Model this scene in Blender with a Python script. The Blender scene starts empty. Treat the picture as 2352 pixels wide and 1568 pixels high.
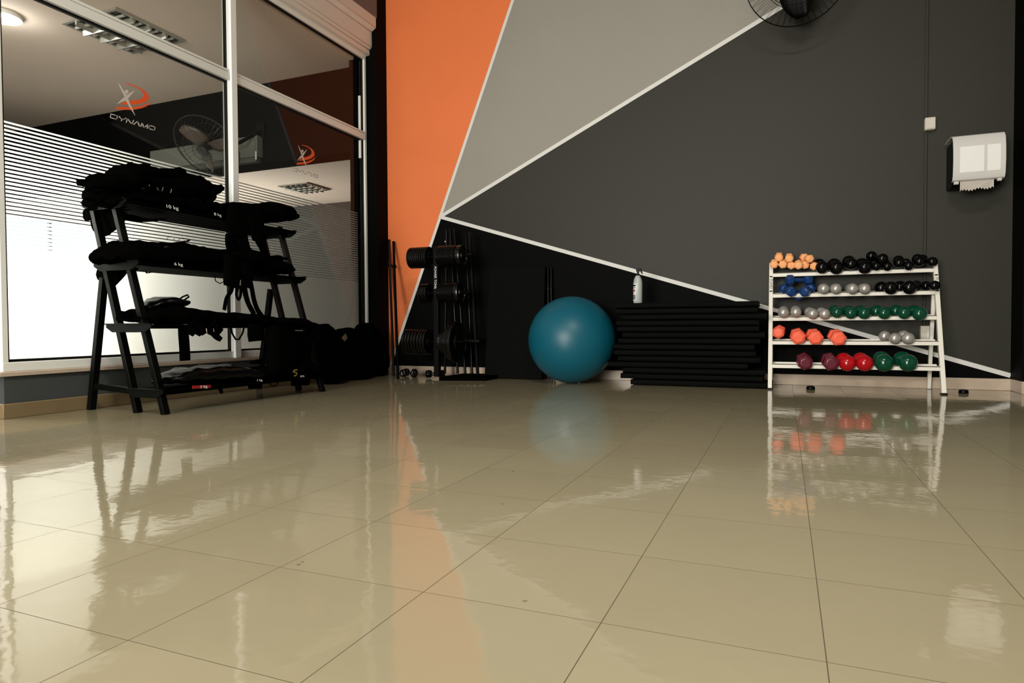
import bpy, bmesh, math, random
from mathutils import Vector, Matrix, noise
random.seed(7)
S = bpy.context.scene
COL = S.collection
V = Vector

# ------------------------------------------------------------------ camera
H = 0.438
CR = V((0.9231635237, 0.3843716251, -0.0052499835)); CU = V((-0.0044645757, 0.0243772014, 0.9996928626)); CF = V((-0.38438155, 0.9228565467, -0.0242201994))
FPX = 1503.6
cam = bpy.data.cameras.new('camera'); camo = bpy.data.objects.new('camera', cam); COL.objects.link(camo)
cam.sensor_width = 36; cam.lens = FPX / 2352 * 36; cam.clip_start = 0.02; cam.clip_end = 100
M = Matrix((CR, CU, -CF)).transposed().to_4x4(); M.translation = (0, 0, H)
camo.matrix_world = M
S.camera = camo

# ------------------------------------------------------------------ world, exposure
w = bpy.data.worlds.new('world'); S.world = w; w.use_nodes = True
w.node_tree.nodes['Background'].inputs[0].default_value = (0.8, 0.9, 1.0, 1); w.node_tree.nodes['Background'].inputs[1].default_value = 0.6
S.view_settings.view_transform = 'Standard'; S.view_settings.look = 'None'; S.view_settings.exposure = 1.25; S.view_settings.gamma = 1
S.view_settings.use_curve_mapping = False

# ------------------------------------------------------------------ lights (daylight at the windows, ceiling lamp, added studio lights)
def area(name, loc, target, sx, sy, power, color):
    l = bpy.data.lights.new(name, 'AREA'); l.shape = 'RECTANGLE'; l.size = sx; l.size_y = sy; l.energy = power; l.color = color
    o = bpy.data.objects.new(name, l); COL.objects.link(o); o.location = loc
    o.rotation_euler = (V(target) - V(loc)).to_track_quat('-Z', 'Y').to_euler(); return o
area('daylight_front', (-1.8, -3.85, 1.5), (-0.6, 5, 1.3), 2.6, 2.0, 195, (1.0, 0.96, 0.88))
area('ceiling_glow', (0.2, 0.4, 3.78), (0.2, 0.4, 0), 1.2, 0.3, 48, (1.0, 0.95, 0.85))
area('film_backlight', (-4.25, 1.97, 0.95), (-3.47, 2.3, 0.8), .6, 1.2, 8.5, (1.0, 0.97, 0.92)).data.spread = math.radians(110)  # added backlight close behind the frosted film, no window stands here
area('studio_ceiling_fill', (-5.7, 3.0, 1.5), (-5.7, 3.0, 3), 3.2, 3.6, 11, (1.0, 0.93, 0.85))  # added upward fill that brightens the studio ceiling, not a real fitting
area('daylight_far', (-12.0, 8.0, 1.2), (-8.6, 8.6, 2.8), 2.4, 1.6, 42, (1.0, 0.98, 0.94)).data.spread = math.radians(58)

# ------------------------------------------------------------------ helpers
def ray(u, v): return CR * ((u - 1176) / FPX) - CU * ((v - 784) / FPX) + CF
C0 = V((0, 0, H))
def onX(u, v, x): d = ray(u, v); return C0 + d * (x / d.x)
def onY(u, v, y): d = ray(u, v); return C0 + d * (y / d.y)
def onZ(u, v, z): d = ray(u, v); return C0 + d * ((z - H) / d.z)

def mat(name, color, rough=0.5, metal=0.0, spec=0.5, coat=0.0, var=0.0, vscale=8.0, bump=0.0, bscale=60.0, emis=None, estr=0.0):
    m = bpy.data.materials.new(name); m.use_nodes = True; nt = m.node_tree; b = nt.nodes['Principled BSDF']
    c = (*color, 1)
    b.inputs['Base Color'].default_value = c; b.inputs['Roughness'].default_value = rough; b.inputs['Metallic'].default_value = metal
    b.inputs['Specular IOR Level'].default_value = spec; b.inputs['Coat Weight'].default_value = coat
    tc = nt.nodes.new('ShaderNodeTexCoord')
    if var > 0:
        n = nt.nodes.new('ShaderNodeTexNoise'); n.inputs['Scale'].default_value = vscale; n.inputs['Detail'].default_value = 4
        nt.links.new(tc.outputs['Object'], n.inputs['Vector'])
        r = nt.nodes.new('ShaderNodeMapRange'); r.inputs['To Min'].default_value = 1 - var; r.inputs['To Max'].default_value = 1 + var
        nt.links.new(n.outputs['Fac'], r.inputs['Value'])
        mx = nt.nodes.new('ShaderNodeVectorMath'); mx.operation = 'SCALE'; mx.inputs[0].default_value = color
        nt.links.new(r.outputs['Result'], mx.inputs['Scale']); nt.links.new(mx.outputs[0], b.inputs['Base Color'])
    if bump > 0:
        n = nt.nodes.new('ShaderNodeTexNoise'); n.inputs['Scale'].default_value = bscale; n.inputs['Detail'].default_value = 3
        nt.links.new(tc.outputs['Object'], n.inputs['Vector'])
        bp = nt.nodes.new('ShaderNodeBump'); bp.inputs['Strength'].default_value = bump; bp.inputs['Distance'].default_value = 0.003
        nt.links.new(n.outputs['Fac'], bp.inputs['Height']); nt.links.new(bp.outputs[0], b.inputs['Normal'])
    if emis:
        b.inputs['Emission Color'].default_value = (*emis, 1); b.inputs['Emission Strength'].default_value = estr
    return m

class MB:
    def __init__(s): s.v = []; s.f = []; s.m = []
    def add(s, vs, fs, mi=0):
        k = len(s.v); s.v += [V(p) for p in vs]; s.f += [tuple(i + k for i in f) for f in fs]; s.m += [mi] * len(fs); return s
    def box(s, lo, hi, mi=0, M=None):
        x0, y0, z0 = lo; x1, y1, z1 = hi
        vs = [V(p) for p in ((x0,y0,z0),(x1,y0,z0),(x1,y1,z0),(x0,y1,z0),(x0,y0,z1),(x1,y0,z1),(x1,y1,z1),(x0,y1,z1))]
        if M: vs = [M @ p for p in vs]
        return s.add(vs, [(3,2,1,0),(4,5,6,7),(0,1,5,4),(1,2,6,5),(2,3,7,6),(3,0,4,7)], mi)
    def bar(s, a, b, w, h, up=(0,0,1), mi=0):
        a = V(a); b = V(b); t = (b - a).normalized(); sd = t.cross(V(up)).normalized(); u = sd.cross(t)
        vs = []
        for p in (a, b):
            for i, j in ((-1,-1),(1,-1),(1,1),(-1,1)): vs.append(p + sd * (i * w / 2) + u * (j * h / 2))
        return s.add(vs, [(0,1,2,3),(7,6,5,4),(0,4,5,1),(1,5,6,2),(2,6,7,3),(3,7,4,0)], mi)
    def cyl(s, a, b, r0, r1=None, n=20, mi=0):
        r1 = r0 if r1 is None else r1; a = V(a); b = V(b); t = (b - a).normalized()
        q = V((1,0,0)) if abs(t.x) < .9 else V((0,1,0)); e1 = t.cross(q).normalized(); e2 = t.cross(e1)
        vs = []
        for p, r in ((a, r0), (b, r1)):
            for k in range(n): an = 2 * math.pi * k / n; vs.append(p + e1 * (r * math.cos(an)) + e2 * (r * math.sin(an)))
        fs = [(k, (k+1) % n, n + (k+1) % n, n + k) for k in range(n)] + [tuple(range(n-1, -1, -1)), tuple(range(n, 2*n))]
        return s.add(vs, fs, mi)
    def lathe(s, prof, o=(0,0,0), axis=(0,0,1), n=32, mi=0):
        o = V(o); t = V(axis).normalized(); q = V((1,0,0)) if abs(t.x) < .9 else V((0,1,0)); e1 = t.cross(q).normalized(); e2 = t.cross(e1)
        vs = []
        for r, z in prof:
            for k in range(n): an = 2*math.pi*k/n; vs.append(o + t*z + e1*(r*math.cos(an)) + e2*(r*math.sin(an)))
        fs = []
        for i in range(len(prof)-1):
            for k in range(n): fs.append((i*n+k, i*n+(k+1)%n, (i+1)*n+(k+1)%n, (i+1)*n+k))
        fs += [tuple(range(n-1,-1,-1)), tuple(range((len(prof)-1)*n, len(prof)*n))]
        return s.add(vs, fs, mi)
    def sphere(s, c, r, nu=28, nv=16, mi=0, sc=(1,1,1)):
        c = V(c); pr = [(max(r*math.sin(math.pi*i/nv), 1e-5), -r*math.cos(math.pi*i/nv)) for i in range(nv+1)]
        k = len(s.v); s.lathe(pr, c, n=nu, mi=mi)
        for i in range(k, len(s.v)): d = s.v[i]-c; s.v[i] = c+V((d.x*sc[0], d.y*sc[1], d.z*sc[2]))
        return s
    def tube(s, pts, r, n=8, closed=False, mi=0):
        pts = [V(p) for p in pts]; N = len(pts); vs = []; prev = None
        for i, p in enumerate(pts):
            a = pts[(i-1) % N] if (closed or i) else p; b = pts[(i+1) % N] if (closed or i < N-1) else p
            t = (b - a).normalized()
            if prev is None: q = V((0,0,1)) if abs(t.z) < .9 else V((1,0,0)); e1 = t.cross(q).normalized()
            else: e1 = (prev - t * prev.dot(t)).normalized()
            prev = e1; e2 = t.cross(e1)
            for k in range(n): an = 2*math.pi*k/n; vs.append(p + e1*(r*math.cos(an)) + e2*(r*math.sin(an)))
        fs = []
        for i in range(N if closed else N-1):
            j = (i+1) % N
            for k in range(n): fs.append((i*n+k, i*n+(k+1)%n, j*n+(k+1)%n, j*n+k))
        if not closed: fs += [tuple(range(n-1,-1,-1)), tuple(range((N-1)*n, N*n))]
        return s.add(vs, fs, mi)
    def prism(s, poly, ext, mi=0):
        n = len(poly); ext = V(ext); poly = [V(p) for p in poly]
        return s.add(poly + [p + ext for p in poly], [tuple(range(n-1,-1,-1)), tuple(range(n, 2*n))] + [(k, (k+1)%n, n+(k+1)%n, n+k) for k in range(n)], mi)
    def loft(s, secs, W, n=20, sub=6, ex=3.0, lump=0.0, lumpn=5, nz=0.0, seed=0, mi=0):
        """secs: (centre, half width, half thickness); W: width direction"""
        W = V(W).normalized(); P = [V(c) for c, a, b in secs]; out = []
        for i in range(len(P)-1):
            p0 = P[max(i-1,0)]; p1 = P[i]; p2 = P[i+1]; p3 = P[min(i+2, len(P)-1)]
            for k in range(sub + (1 if i == len(P)-2 else 0)):
                t = k/sub
                c = 0.5*((2*p1)+(p2-p0)*t+(2*p0-5*p1+4*p2-p3)*t*t+(3*p1-p0-3*p2+p3)*t**3)
                tt = t*t*(3-2*t)
                out.append((c, secs[i][1]*(1-tt)+secs[i+1][1]*tt, secs[i][2]*(1-tt)+secs[i+1][2]*tt))
        N = len(out); vs = []; sd = V((seed*3.1, seed*1.7, seed*.9))
        for i, (c, a, b) in enumerate(out):
            t = (out[min(i+1,N-1)][0]-out[max(i-1,0)][0]).normalized(); wd = (W - t*W.dot(t)).normalized(); nn = t.cross(wd)
            lf = 1 + lump*abs(math.sin(math.pi*lumpn*i/(N-1))) if lump else 1
            for k in range(n):
                an = 2*math.pi*k/n; cx = math.copysign(abs(math.cos(an))**(2/ex), math.cos(an)); cy = math.copysign(abs(math.sin(an))**(2/ex), math.sin(an))
                p = c + wd*(a*cx) + nn*(b*cy*lf)
                if nz: d = noise.noise_vector(p*14+sd)*nz + noise.noise_vector(p*34+sd)*nz*.55; p = p + nn*d.x + wd*d.y*.6 + t*d.z*.5
                vs.append(p)
        fs = []
        for i in range(N-1):
            for k in range(n): fs.append((i*n+k, i*n+(k+1)%n, (i+1)*n+(k+1)%n, (i+1)*n+k))
        fs += [tuple(range(n-1,-1,-1)), tuple(range((N-1)*n, N*n))]
        return s.add(vs, fs, mi)
    def stroke(s, pts, w, f, t=0.001, mi=0):
        """flat lettering stroke: 2-D points, f maps (a, b) to 3-D"""
        for i in range(len(pts)-1):
            a = V(pts[i]).to_2d(); b = V(pts[i+1]).to_2d(); d = (b-a).normalized()*(w/2); nn = V((-d.y, d.x))
            q = [a-d+nn, a-d-nn, b+d-nn, b+d+nn]
            P = [f(*p) for p in q]; nrm = (P[1]-P[0]).cross(P[2]-P[0]).normalized()
            s.prism(P, nrm*t, mi)
        return s

def obj(name, mb, m, parent=None, bev=0.0, smooth=True, ang=35, seg=2):
    me = bpy.data.meshes.new(name); off = parent.matrix_basis.translation.copy() if parent and parent.parent is None else V((0,0,0))
    if parent and parent.parent: off = parent.parent.matrix_basis.translation.copy()
    me.from_pydata([tuple(p - off) for p in mb.v], [], mb.f); me.update()
    for k in (m if isinstance(m, (list, tuple)) else [m]): me.materials.append(k)
    for p, i in zip(me.polygons, mb.m): p.material_index = i
    bm = bmesh.new(); bm.from_mesh(me); bmesh.ops.recalc_face_normals(bm, faces=bm.faces); bm.to_mesh(me); bm.free()
    if smooth: me.shade_smooth(); me.set_sharp_from_angle(angle=math.radians(ang))
    o = bpy.data.objects.new(name, me); COL.objects.link(o)
    if parent: o.parent = parent
    if bev:
        b = o.modifiers.new('bevel', 'BEVEL'); b.width = bev; b.segments = seg; b.limit_method = 'ANGLE'; b.angle_limit = math.radians(40)
    return o
def thing(name, label, cat, loc=(0,0,0), group=None):
    o = bpy.data.objects.new(name, None); COL.objects.link(o); o.empty_display_size = .05
    o.matrix_basis = Matrix.Translation(V(loc)); o['label'] = label; o['category'] = cat
    if group: o['group'] = group
    return o
def tag(o, label, cat, group=None):
    o['label'] = label; o['category'] = cat
    if group: o['group'] = group
    return o
def struct(o): o['kind'] = 'structure'; return o
def sroot(name, loc=(0,0,0)):
    o = bpy.data.objects.new(name, None); COL.objects.link(o); o.matrix_basis = Matrix.Translation(V(loc)); o['kind'] = 'structure'; return o
def dup(root, Mx, label=None, group=None):
    r = root.copy(); COL.objects.link(r); r.matrix_basis = Mx
    if label: r['label'] = label
    if group: r['group'] = group
    for ch in list(root.children):
        c = ch.copy(); COL.objects.link(c); c.parent = r
        for g in list(ch.children):
            d = g.copy(); COL.objects.link(d); d.parent = c
    return r
def text(name, body, origin, xd, yd, size, m, parent, lab=None, wide=1.0, ext=0.0004):
    cu = bpy.data.curves.new(name, 'FONT'); cu.body = body; cu.size = size; cu.extrude = ext; cu.align_x = 'CENTER'; cu.align_y = 'CENTER'
    t = bpy.data.objects.new(name + '_tmp', cu); COL.objects.link(t)
    dg = bpy.context.evaluated_depsgraph_get(); me = bpy.data.meshes.new_from_object(t.evaluated_get(dg)); bpy.data.objects.remove(t)
    xd = V(xd).normalized(); yd = V(yd).normalized(); zd = xd.cross(yd)
    off = V((0,0,0))
    if parent: off = (parent.parent or parent).matrix_basis.translation.copy()
    for v in me.vertices: c = v.co.copy(); v.co = V(origin) + xd*c.x*wide + yd*c.y + zd*(c.z+ext) - off
    me.materials.clear(); me.materials.append(m)
    o = bpy.data.objects.new(name, me); COL.objects.link(o)
    if parent: o.parent = parent
    if lab: o['label'] = lab
    return o

# ------------------------------------------------------------------ materials
m_orange = mat('orange_paint', (0.80, 0.195, 0.060), .55, spec=.3, var=.04, vscale=3, bump=.15, bscale=150)
m_lgrey = mat('light_grey_paint', (0.30, 0.285, 0.250), .55, spec=.3, var=.04, vscale=2, bump=.15, bscale=150)
m_dgrey = mat('dark_grey_paint', (0.0240, 0.0236, 0.0168), .55, spec=.3, var=.05, vscale=2, bump=.15, bscale=150)
m_black = mat('black_paint', (0.0009, 0.001, 0.001), .65, spec=.06, bump=.1, bscale=150)
m_white = mat('white_paint', (0.70, 0.70, 0.67), .5, spec=.3)
m_room = mat('warm_grey_paint', (0.30, 0.28, 0.25), .7, spec=.2, var=.04)
m_mauve = mat('mauve_grey_paint', (0.17, 0.145, 0.14), .65, spec=.2, var=.04)
m_ceil = mat('beige_ceiling_paint', (0.56, 0.455, 0.37), .8, spec=.1, var=.08, vscale=1.2)
m_cornice = mat('cream_metal', (0.72, 0.70, 0.64), .4, spec=.4)
m_alu = mat('white_aluminium', (0.82, 0.83, 0.78), .35, spec=.5)
m_mull = mat('lit_white_aluminium', (0.95, 0.97, 0.96), .3, spec=.6)  # mullion paler than the frame: the light it catches is put into the colour
m_gasket = mat('black_rubber_seal', (0.003, 0.003, 0.003), .5, spec=.2)
m_marble = mat('cream_marble', (0.50, 0.40, 0.31), .22, spec=.4, var=.18, vscale=9)
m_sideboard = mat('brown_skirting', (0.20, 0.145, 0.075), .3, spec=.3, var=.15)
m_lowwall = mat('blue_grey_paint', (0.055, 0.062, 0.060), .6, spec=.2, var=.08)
m_steel = mat('black_steel', (0.0012, 0.0014, 0.0013), .42, spec=.12, bump=.1)
m_barst = mat('gloss_black_steel', (0.001, 0.001, 0.001), .22, spec=.15)
m_slat = mat('matte_black_slat', (0.0008, 0.0008, 0.0007), .6, spec=.005)
m_bracket = mat('charcoal_steel', (0.0022, 0.003, 0.0025), .5, spec=.1)
m_nylon = mat('black_nylon', (0.0014, 0.0014, 0.0013), .6, spec=.0, bump=.35, bscale=45)
m_vinyl = mat('glossy_black_vinyl', (0.001, 0.001, 0.001), .28, spec=.18, bump=.3, bscale=30)
m_wire = mat('chrome_wire', (0.5, 0.47, 0.42), .3, metal=1)
m_chrome = mat('chrome', (0.6, 0.6, 0.6), .2, metal=1)
m_plate = mat('black_cast_iron', (0.0014, 0.0013, 0.0012), .27, spec=.5)
m_mat = mat('black_rubber_mat', (0.0022, 0.0025, 0.002), .75, spec=.06, bump=.3, bscale=90)
m_ball = mat('teal_ball_vinyl', (0.0, 0.095, 0.145), .42, spec=.45, bump=.03, bscale=120)
m_rackw = mat('white_powder_coat', (0.80, 0.77, 0.69), .4, spec=.4)
m_label = mat('white_print', (0.75, 0.75, 0.72), .5)
m_grprint = mat('grey_print', (0.14, 0.13, 0.10), .5)
m_red = mat('red_label', (0.30, 0.012, 0.012), .5)
m_yellow = mat('yellow_print', (0.35, 0.26, 0.06), .5)
m_flogo = mat('orange_vinyl_film', (0.85, 0.105, 0.022), .5, emis=None)
m_wlogo = mat('grey_white_vinyl_film', (0.62, 0.56, 0.50), .5)
m_grey_ac = mat('grey_plastic', (0.12, 0.125, 0.105), .5)
m_fanblade = mat('brown_plastic', (0.06, 0.042, 0.028), .35, spec=.3)
m_disp = mat('white_gloss_plastic', (0.64, 0.63, 0.61), .25, spec=.5)
m_disprefl = mat('reflected_pane_white', (0.86, 0.86, 0.85), .12, spec=.6)
m_dispb = mat('dark_plastic', (0.0015, 0.0015, 0.0015), .4, spec=.1)
m_paper = mat('paper', (0.50, 0.46, 0.42), .9, spec=.05)
m_bottle = mat('milky_plastic', (0.42, 0.47, 0.45), .3, spec=.4)
m_box = mat('cream_plastic', (0.62, 0.58, 0.50), .4)
m_lamp = mat('lamp_glow', (1, 1, 1), .5, emis=(0.95, 1.0, 1.0), estr=6.0)
m_louv = mat('louvre_aluminium', (0.40, 0.38, 0.33), .3, metal=.5)
m_louvin = mat('louvre_interior', (0.012, 0.013, 0.010), .25, spec=.6)
m_tubeoff = mat('unlit_tube_glass', (0.35, 0.33, 0.28), .3)

def glass_mat():
    m = bpy.data.materials.new('clear_glass'); m.use_nodes = True; nt = m.node_tree; nt.nodes.clear(); N = nt.nodes.new
    out = N('ShaderNodeOutputMaterial'); mx = N('ShaderNodeMixShader'); tr = N('ShaderNodeBsdfTransparent'); gl = N('ShaderNodeBsdfGlossy')
    tr.inputs[0].default_value = (.93, .95, .93, 1); gl.inputs['Roughness'].default_value = 0.0; gl.inputs[0].default_value = (1, 1, 1, 1)
    fr = N('ShaderNodeFresnel'); fr.inputs[0].default_value = 1.28; g = N('ShaderNodeNewGeometry'); s = N('ShaderNodeMath'); s.operation = 'SUBTRACT'; s.inputs[0].default_value = 1
    mu = N('ShaderNodeMath'); mu.operation = 'MULTIPLY'; mu.use_clamp = True; L = nt.links.new
    L(g.outputs['Backfacing'], s.inputs[1]); L(fr.outputs[0], mu.inputs[0]); L(s.outputs[0], mu.inputs[1]); L(mu.outputs[0], mx.inputs[0]); L(tr.outputs[0], mx.inputs[1]); L(gl.outputs[0], mx.inputs[2]); L(mx.outputs[0], out.inputs[0])
    return m
m_glass = glass_mat()
FZ0, FZ1, FN = 0.838, 1.447, 31
def film_mat():
    m = bpy.data.materials.new('frosted_film_with_stripes'); m.use_nodes = True; nt = m.node_tree; nt.nodes.clear(); N = nt.nodes.new; L = nt.links.new
    out = N('ShaderNodeOutputMaterial'); tl = N('ShaderNodeBsdfTranslucent'); tl.inputs[0].default_value = (.80, .78, .72, 1)
    df = N('ShaderNodeBsdfDiffuse'); df.inputs[0].default_value = (.10, .11, .10, 1); a = N('ShaderNodeMixShader'); a.inputs[0].default_value = .22
    L(tl.outputs[0], a.inputs[1]); L(df.outputs[0], a.inputs[2])
    g = N('ShaderNodeNewGeometry'); sx = N('ShaderNodeSeparateXYZ'); L(g.outputs['Position'], sx.inputs[0])
    def mth(op, x, y=None):
        n = N('ShaderNodeMath'); n.operation = op
        for i, q in enumerate((x, y)):
            if q is None: continue
            if isinstance(q, (int, float)): n.inputs[i].default_value = q
            else: L(q, n.inputs[i])
        return n.outputs[0]
    t = mth('DIVIDE', mth('SUBTRACT', sx.outputs['Z'], FZ0), (FZ1-FZ0)/FN)
    fr = mth('FRACT', t); gap = mth('ADD', 0.22, mth('MULTIPLY', t, 0.33/FN))
    isgap = mth('MULTIPLY', mth('LESS_THAN', fr, gap), mth('GREATER_THAN', t, 0.0))
    tr = N('ShaderNodeBsdfTransparent'); b = N('ShaderNodeMixShader'); L(isgap, b.inputs[0]); L(a.outputs[0], b.inputs[1]); L(tr.outputs[0], b.inputs[2]); L(b.outputs[0], out.inputs[0])
    return m
m_film = film_mat()

TS = 0.685*H; TOX = 0.8045*H; TOY = 0.7524*H
def floor_mat():
    m = bpy.data.materials.new('polished_porcelain_tile'); m.use_nodes = True; nt = m.node_tree; N = nt.nodes.new; L = nt.links.new; b = nt.nodes['Principled BSDF']
    g = N('ShaderNodeNewGeometry')
    mp = N('ShaderNodeMapping'); mp.inputs['Location'].default_value = (-TOX/TS+100, -TOY/TS+100, 0); mp.inputs['Scale'].default_value = (1/TS, 1/TS, 1)
    L(g.outputs['Position'], mp.inputs['Vector'])
    fl = N('ShaderNodeVectorMath'); fl.operation = 'FLOOR'; L(mp.outputs[0], fl.inputs[0])
    fr = N('ShaderNodeVectorMath'); fr.operation = 'FRACTION'; L(mp.outputs[0], fr.inputs[0])
    sx = N('ShaderNodeSeparateXYZ'); L(fr.outputs[0], sx.inputs[0])
    def mth(op, x, y=None, z=None):
        n = N('ShaderNodeMath'); n.operation = op
        for i, q in enumerate((x, y, z)):
            if q is None: continue
            if isinstance(q, (int, float)): n.inputs[i].default_value = q
            else: L(q, n.inputs[i])
        return n.outputs[0]
    ex = mth('SUBTRACT', .5, mth('ABSOLUTE', mth('SUBTRACT', sx.outputs[0], .5)))
    ey = mth('SUBTRACT', .5, mth('ABSOLUTE', mth('SUBTRACT', sx.outputs[1], .5)))
    gx = mth('LESS_THAN', ex, 0.0026); gy = mth('LESS_THAN', ey, 0.0021)
    grout = mth('MAXIMUM', gx, gy)
    wn = N('ShaderNodeTexWhiteNoise'); wn.noise_dimensions = '2D'; L(fl.outputs[0], wn.inputs['Vector'])
    sc = N('ShaderNodeVectorMath'); sc.operation = 'SUBTRACT'; L(wn.outputs['Color'], sc.inputs[0]); sc.inputs[1].default_value = (.5, .5, .5)
    s2 = N('ShaderNodeVectorMath'); s2.operation = 'MULTIPLY'; L(sc.outputs[0], s2.inputs[0]); s2.inputs[1].default_value = (.010, .010, 0)
    # slow waviness of the glaze
    nz = N('ShaderNodeTexNoise'); nz.inputs['Scale'].default_value = 7.0; nz.inputs['Detail'].default_value = 3; nz.inputs['Roughness'].default_value = .55; L(g.outputs['Position'], nz.inputs['Vector'])
    bp = N('ShaderNodeBump'); bp.inputs['Strength'].default_value = 1.0; bp.inputs['Distance'].default_value = 0.0008; L(nz.outputs['Fac'], bp.inputs['Height'])
    nf = N('ShaderNodeTexNoise'); nf.inputs['Scale'].default_value = 30.0; nf.inputs['Detail'].default_value = 2; L(g.outputs['Position'], nf.inputs['Vector'])
    bf = N('ShaderNodeBump'); bf.inputs['Strength'].default_value = 1.0; bf.inputs['Distance'].default_value = 0.00022; L(nf.outputs['Fac'], bf.inputs['Height']); L(bp.outputs[0], bf.inputs['Normal'])
    ad = N('ShaderNodeVectorMath'); ad.operation = 'ADD'; L(bf.outputs[0], ad.inputs[0]); L(s2.outputs[0], ad.inputs[1])
    nm = N('ShaderNodeVectorMath'); nm.operation = 'NORMALIZE'; L(ad.outputs[0], nm.inputs[0]); L(nm.outputs[0], b.inputs['Normal'])
    # colour: slight clouding, tile to tile shade
    n2 = N('ShaderNodeTexNoise'); n2.inputs['Scale'].default_value = 2.2; n2.inputs['Detail'].default_value = 5; L(g.outputs['Position'], n2.inputs['Vector'])
    k = mth('ADD', mth('MULTIPLY', n2.outputs['Fac'], .12), mth('ADD', .90, mth('MULTIPLY', wn.outputs['Value'], .04)))
    cs = N('ShaderNodeVectorMath'); cs.operation = 'SCALE'; cs.inputs[0].default_value = FLOORC; L(k, cs.inputs['Scale'])
    mx = N('ShaderNodeMix'); mx.data_type = 'RGBA'; L(grout, mx.inputs['Factor']); 
    spots = None
    for (u_, v_, rr_) in ((686, 1296, .006), (695, 1290, .004), (1206, 1380, .0045), (820, 1051, .006), (1178, 1082, .006), (1155, 1157, .005)):
        P_ = onZ(u_, v_, 0); dn = N('ShaderNodeVectorMath'); dn.operation = 'DISTANCE'; L(g.outputs['Position'], dn.inputs[0]); dn.inputs[1].default_value = P_
        t_ = mth('LESS_THAN', mth('ADD', dn.outputs['Value'], mth('MULTIPLY', nf.outputs['Fac'], rr_)), rr_*1.3)
        spots = t_ if spots is None else mth('MAXIMUM', spots, t_)
    md = N('ShaderNodeMix'); md.data_type = 'RGBA'; L(mth('MULTIPLY', spots, .6), md.inputs['Factor']); L(cs.outputs[0], md.inputs['A']); md.inputs['B'].default_value = (.10, .08, .05, 1)
    L(md.outputs['Result'], mx.inputs['A']); mx.inputs['B'].default_value = (.085, .07, .04, 1); L(mx.outputs['Result'], b.inputs['Base Color'])
    n3 = N('ShaderNodeTexNoise'); n3.inputs['Scale'].default_value = 5; n3.inputs['Detail'].default_value = 4; L(g.outputs['Position'], n3.inputs['Vector'])
    rg = mth('MAXIMUM', mth('ADD', .01, mth('MULTIPLY', n3.outputs['Fac'], .09)), mth('MULTIPLY', grout, .8)); L(rg, b.inputs['Roughness'])
    b.inputs['Specular IOR Level'].default_value = .42
    return m
FLOORC = (0.330, 0.290, 0.188)
m_floor = floor_mat()

# ------------------------------------------------------------------ the room
XL, YB, HC = -3.467, 5.15, 3.9
XR, YF = 4.2, -4.0
struct(obj('floor', MB().box((XL-.155, YF-.2, -.12), (XR+.2, YB+.2, 0)), m_floor, smooth=False))
struct(obj('floor', MB().box((XL-10, YF-.2, -.12), (XL-.155, 11, 0)), mat('low_bounce_floor', (.03, .03, .03), .8, spec=.2), smooth=False))  # unseen studio floor, made dark to keep bounce light off the film
struct(obj('ceiling', MB().box((XL-.2, YF-.2, HC), (XR+.2, YB+.2, HC+.12)), m_room, smooth=False))
# back wall with its painted geometric mural
XC, XP = -3.376, 1.352
mb = MB(); mb.box((XL-.2, YB+.004, 0), (XR+.2, YB+.2, HC), 3)
AP = onY(1011, 498, YB); L1b = onY(902, 824, YB); L2p = onY(1775, 29, YB); L3p = onY(2320, 862, YB); L1t = onY(1178, 0, YB)
def on_line(p, q, z=None, x=None):
    t = (z-p.z)/(q.z-p.z) if z is not None else (x-p.x)/(q.x-p.x)
    return V((p.x+(q.x-p.x)*t, YB, p.z+(q.z-p.z)*t))
A1 = on_line(AP, L1t, z=HC); B1 = on_line(AP, L1b, z=0.0); A2 = on_line(AP, L2p, z=HC) if True else None; B3 = on_line(AP, L3p, x=XP)
def face(pts, mi): mb.add([V((p[0], YB, p[1])) for p in pts], [tuple(range(len(pts)))], mi)
bx1 = on_line(AP, L1b, x=XC)
face([(XC, bx1.z), (AP.x, AP.z), (A1.x, HC), (XC, HC)], 0)
face([(AP.x, AP.z), (A2.x, HC), (A1.x, HC)], 1)
face([(AP.x, AP.z), (B3.x, B3.z), (XR, B3.z), (XR, HC), (A2.x, HC)], 2)
face([(XC, 0), (XR, 0), (XR, B3.z), (B3.x, B3.z), (AP.x, AP.z), (XC, bx1.z)], 3)
LOFS = [.0015]
def line(p, q, wd, e=0.0):
    LOFS[0] += .0006; oy = LOFS[0]
    d = V((q.x-p.x, q.z-p.z)).normalized(); n = V((-d.y, d.x))*(wd/2); d = d*e
    mb.add([V((p.x-d.x+n.x, YB-oy, p.z-d.y+n.y)), V((p.x-d.x-n.x, YB-oy, p.z-d.y-n.y)), V((q.x-n.x, YB-oy, q.z-n.y)), V((q.x+n.x, YB-oy, q.z+n.y))], [(0,1,2,3)], 4)
line(bx1, A1, .027); line(AP, A2, .031, .01); line(AP, B3, .030, .01)
wb = obj('wall_back', mb, [m_orange, m_lgrey, m_dgrey, m_black, m_white], smooth=False); struct(wb)
struct(obj('baseboard_back', MB().box((XL, YB-.016, 0), (XP, YB, .077)), m_marble, bev=.003))
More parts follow.
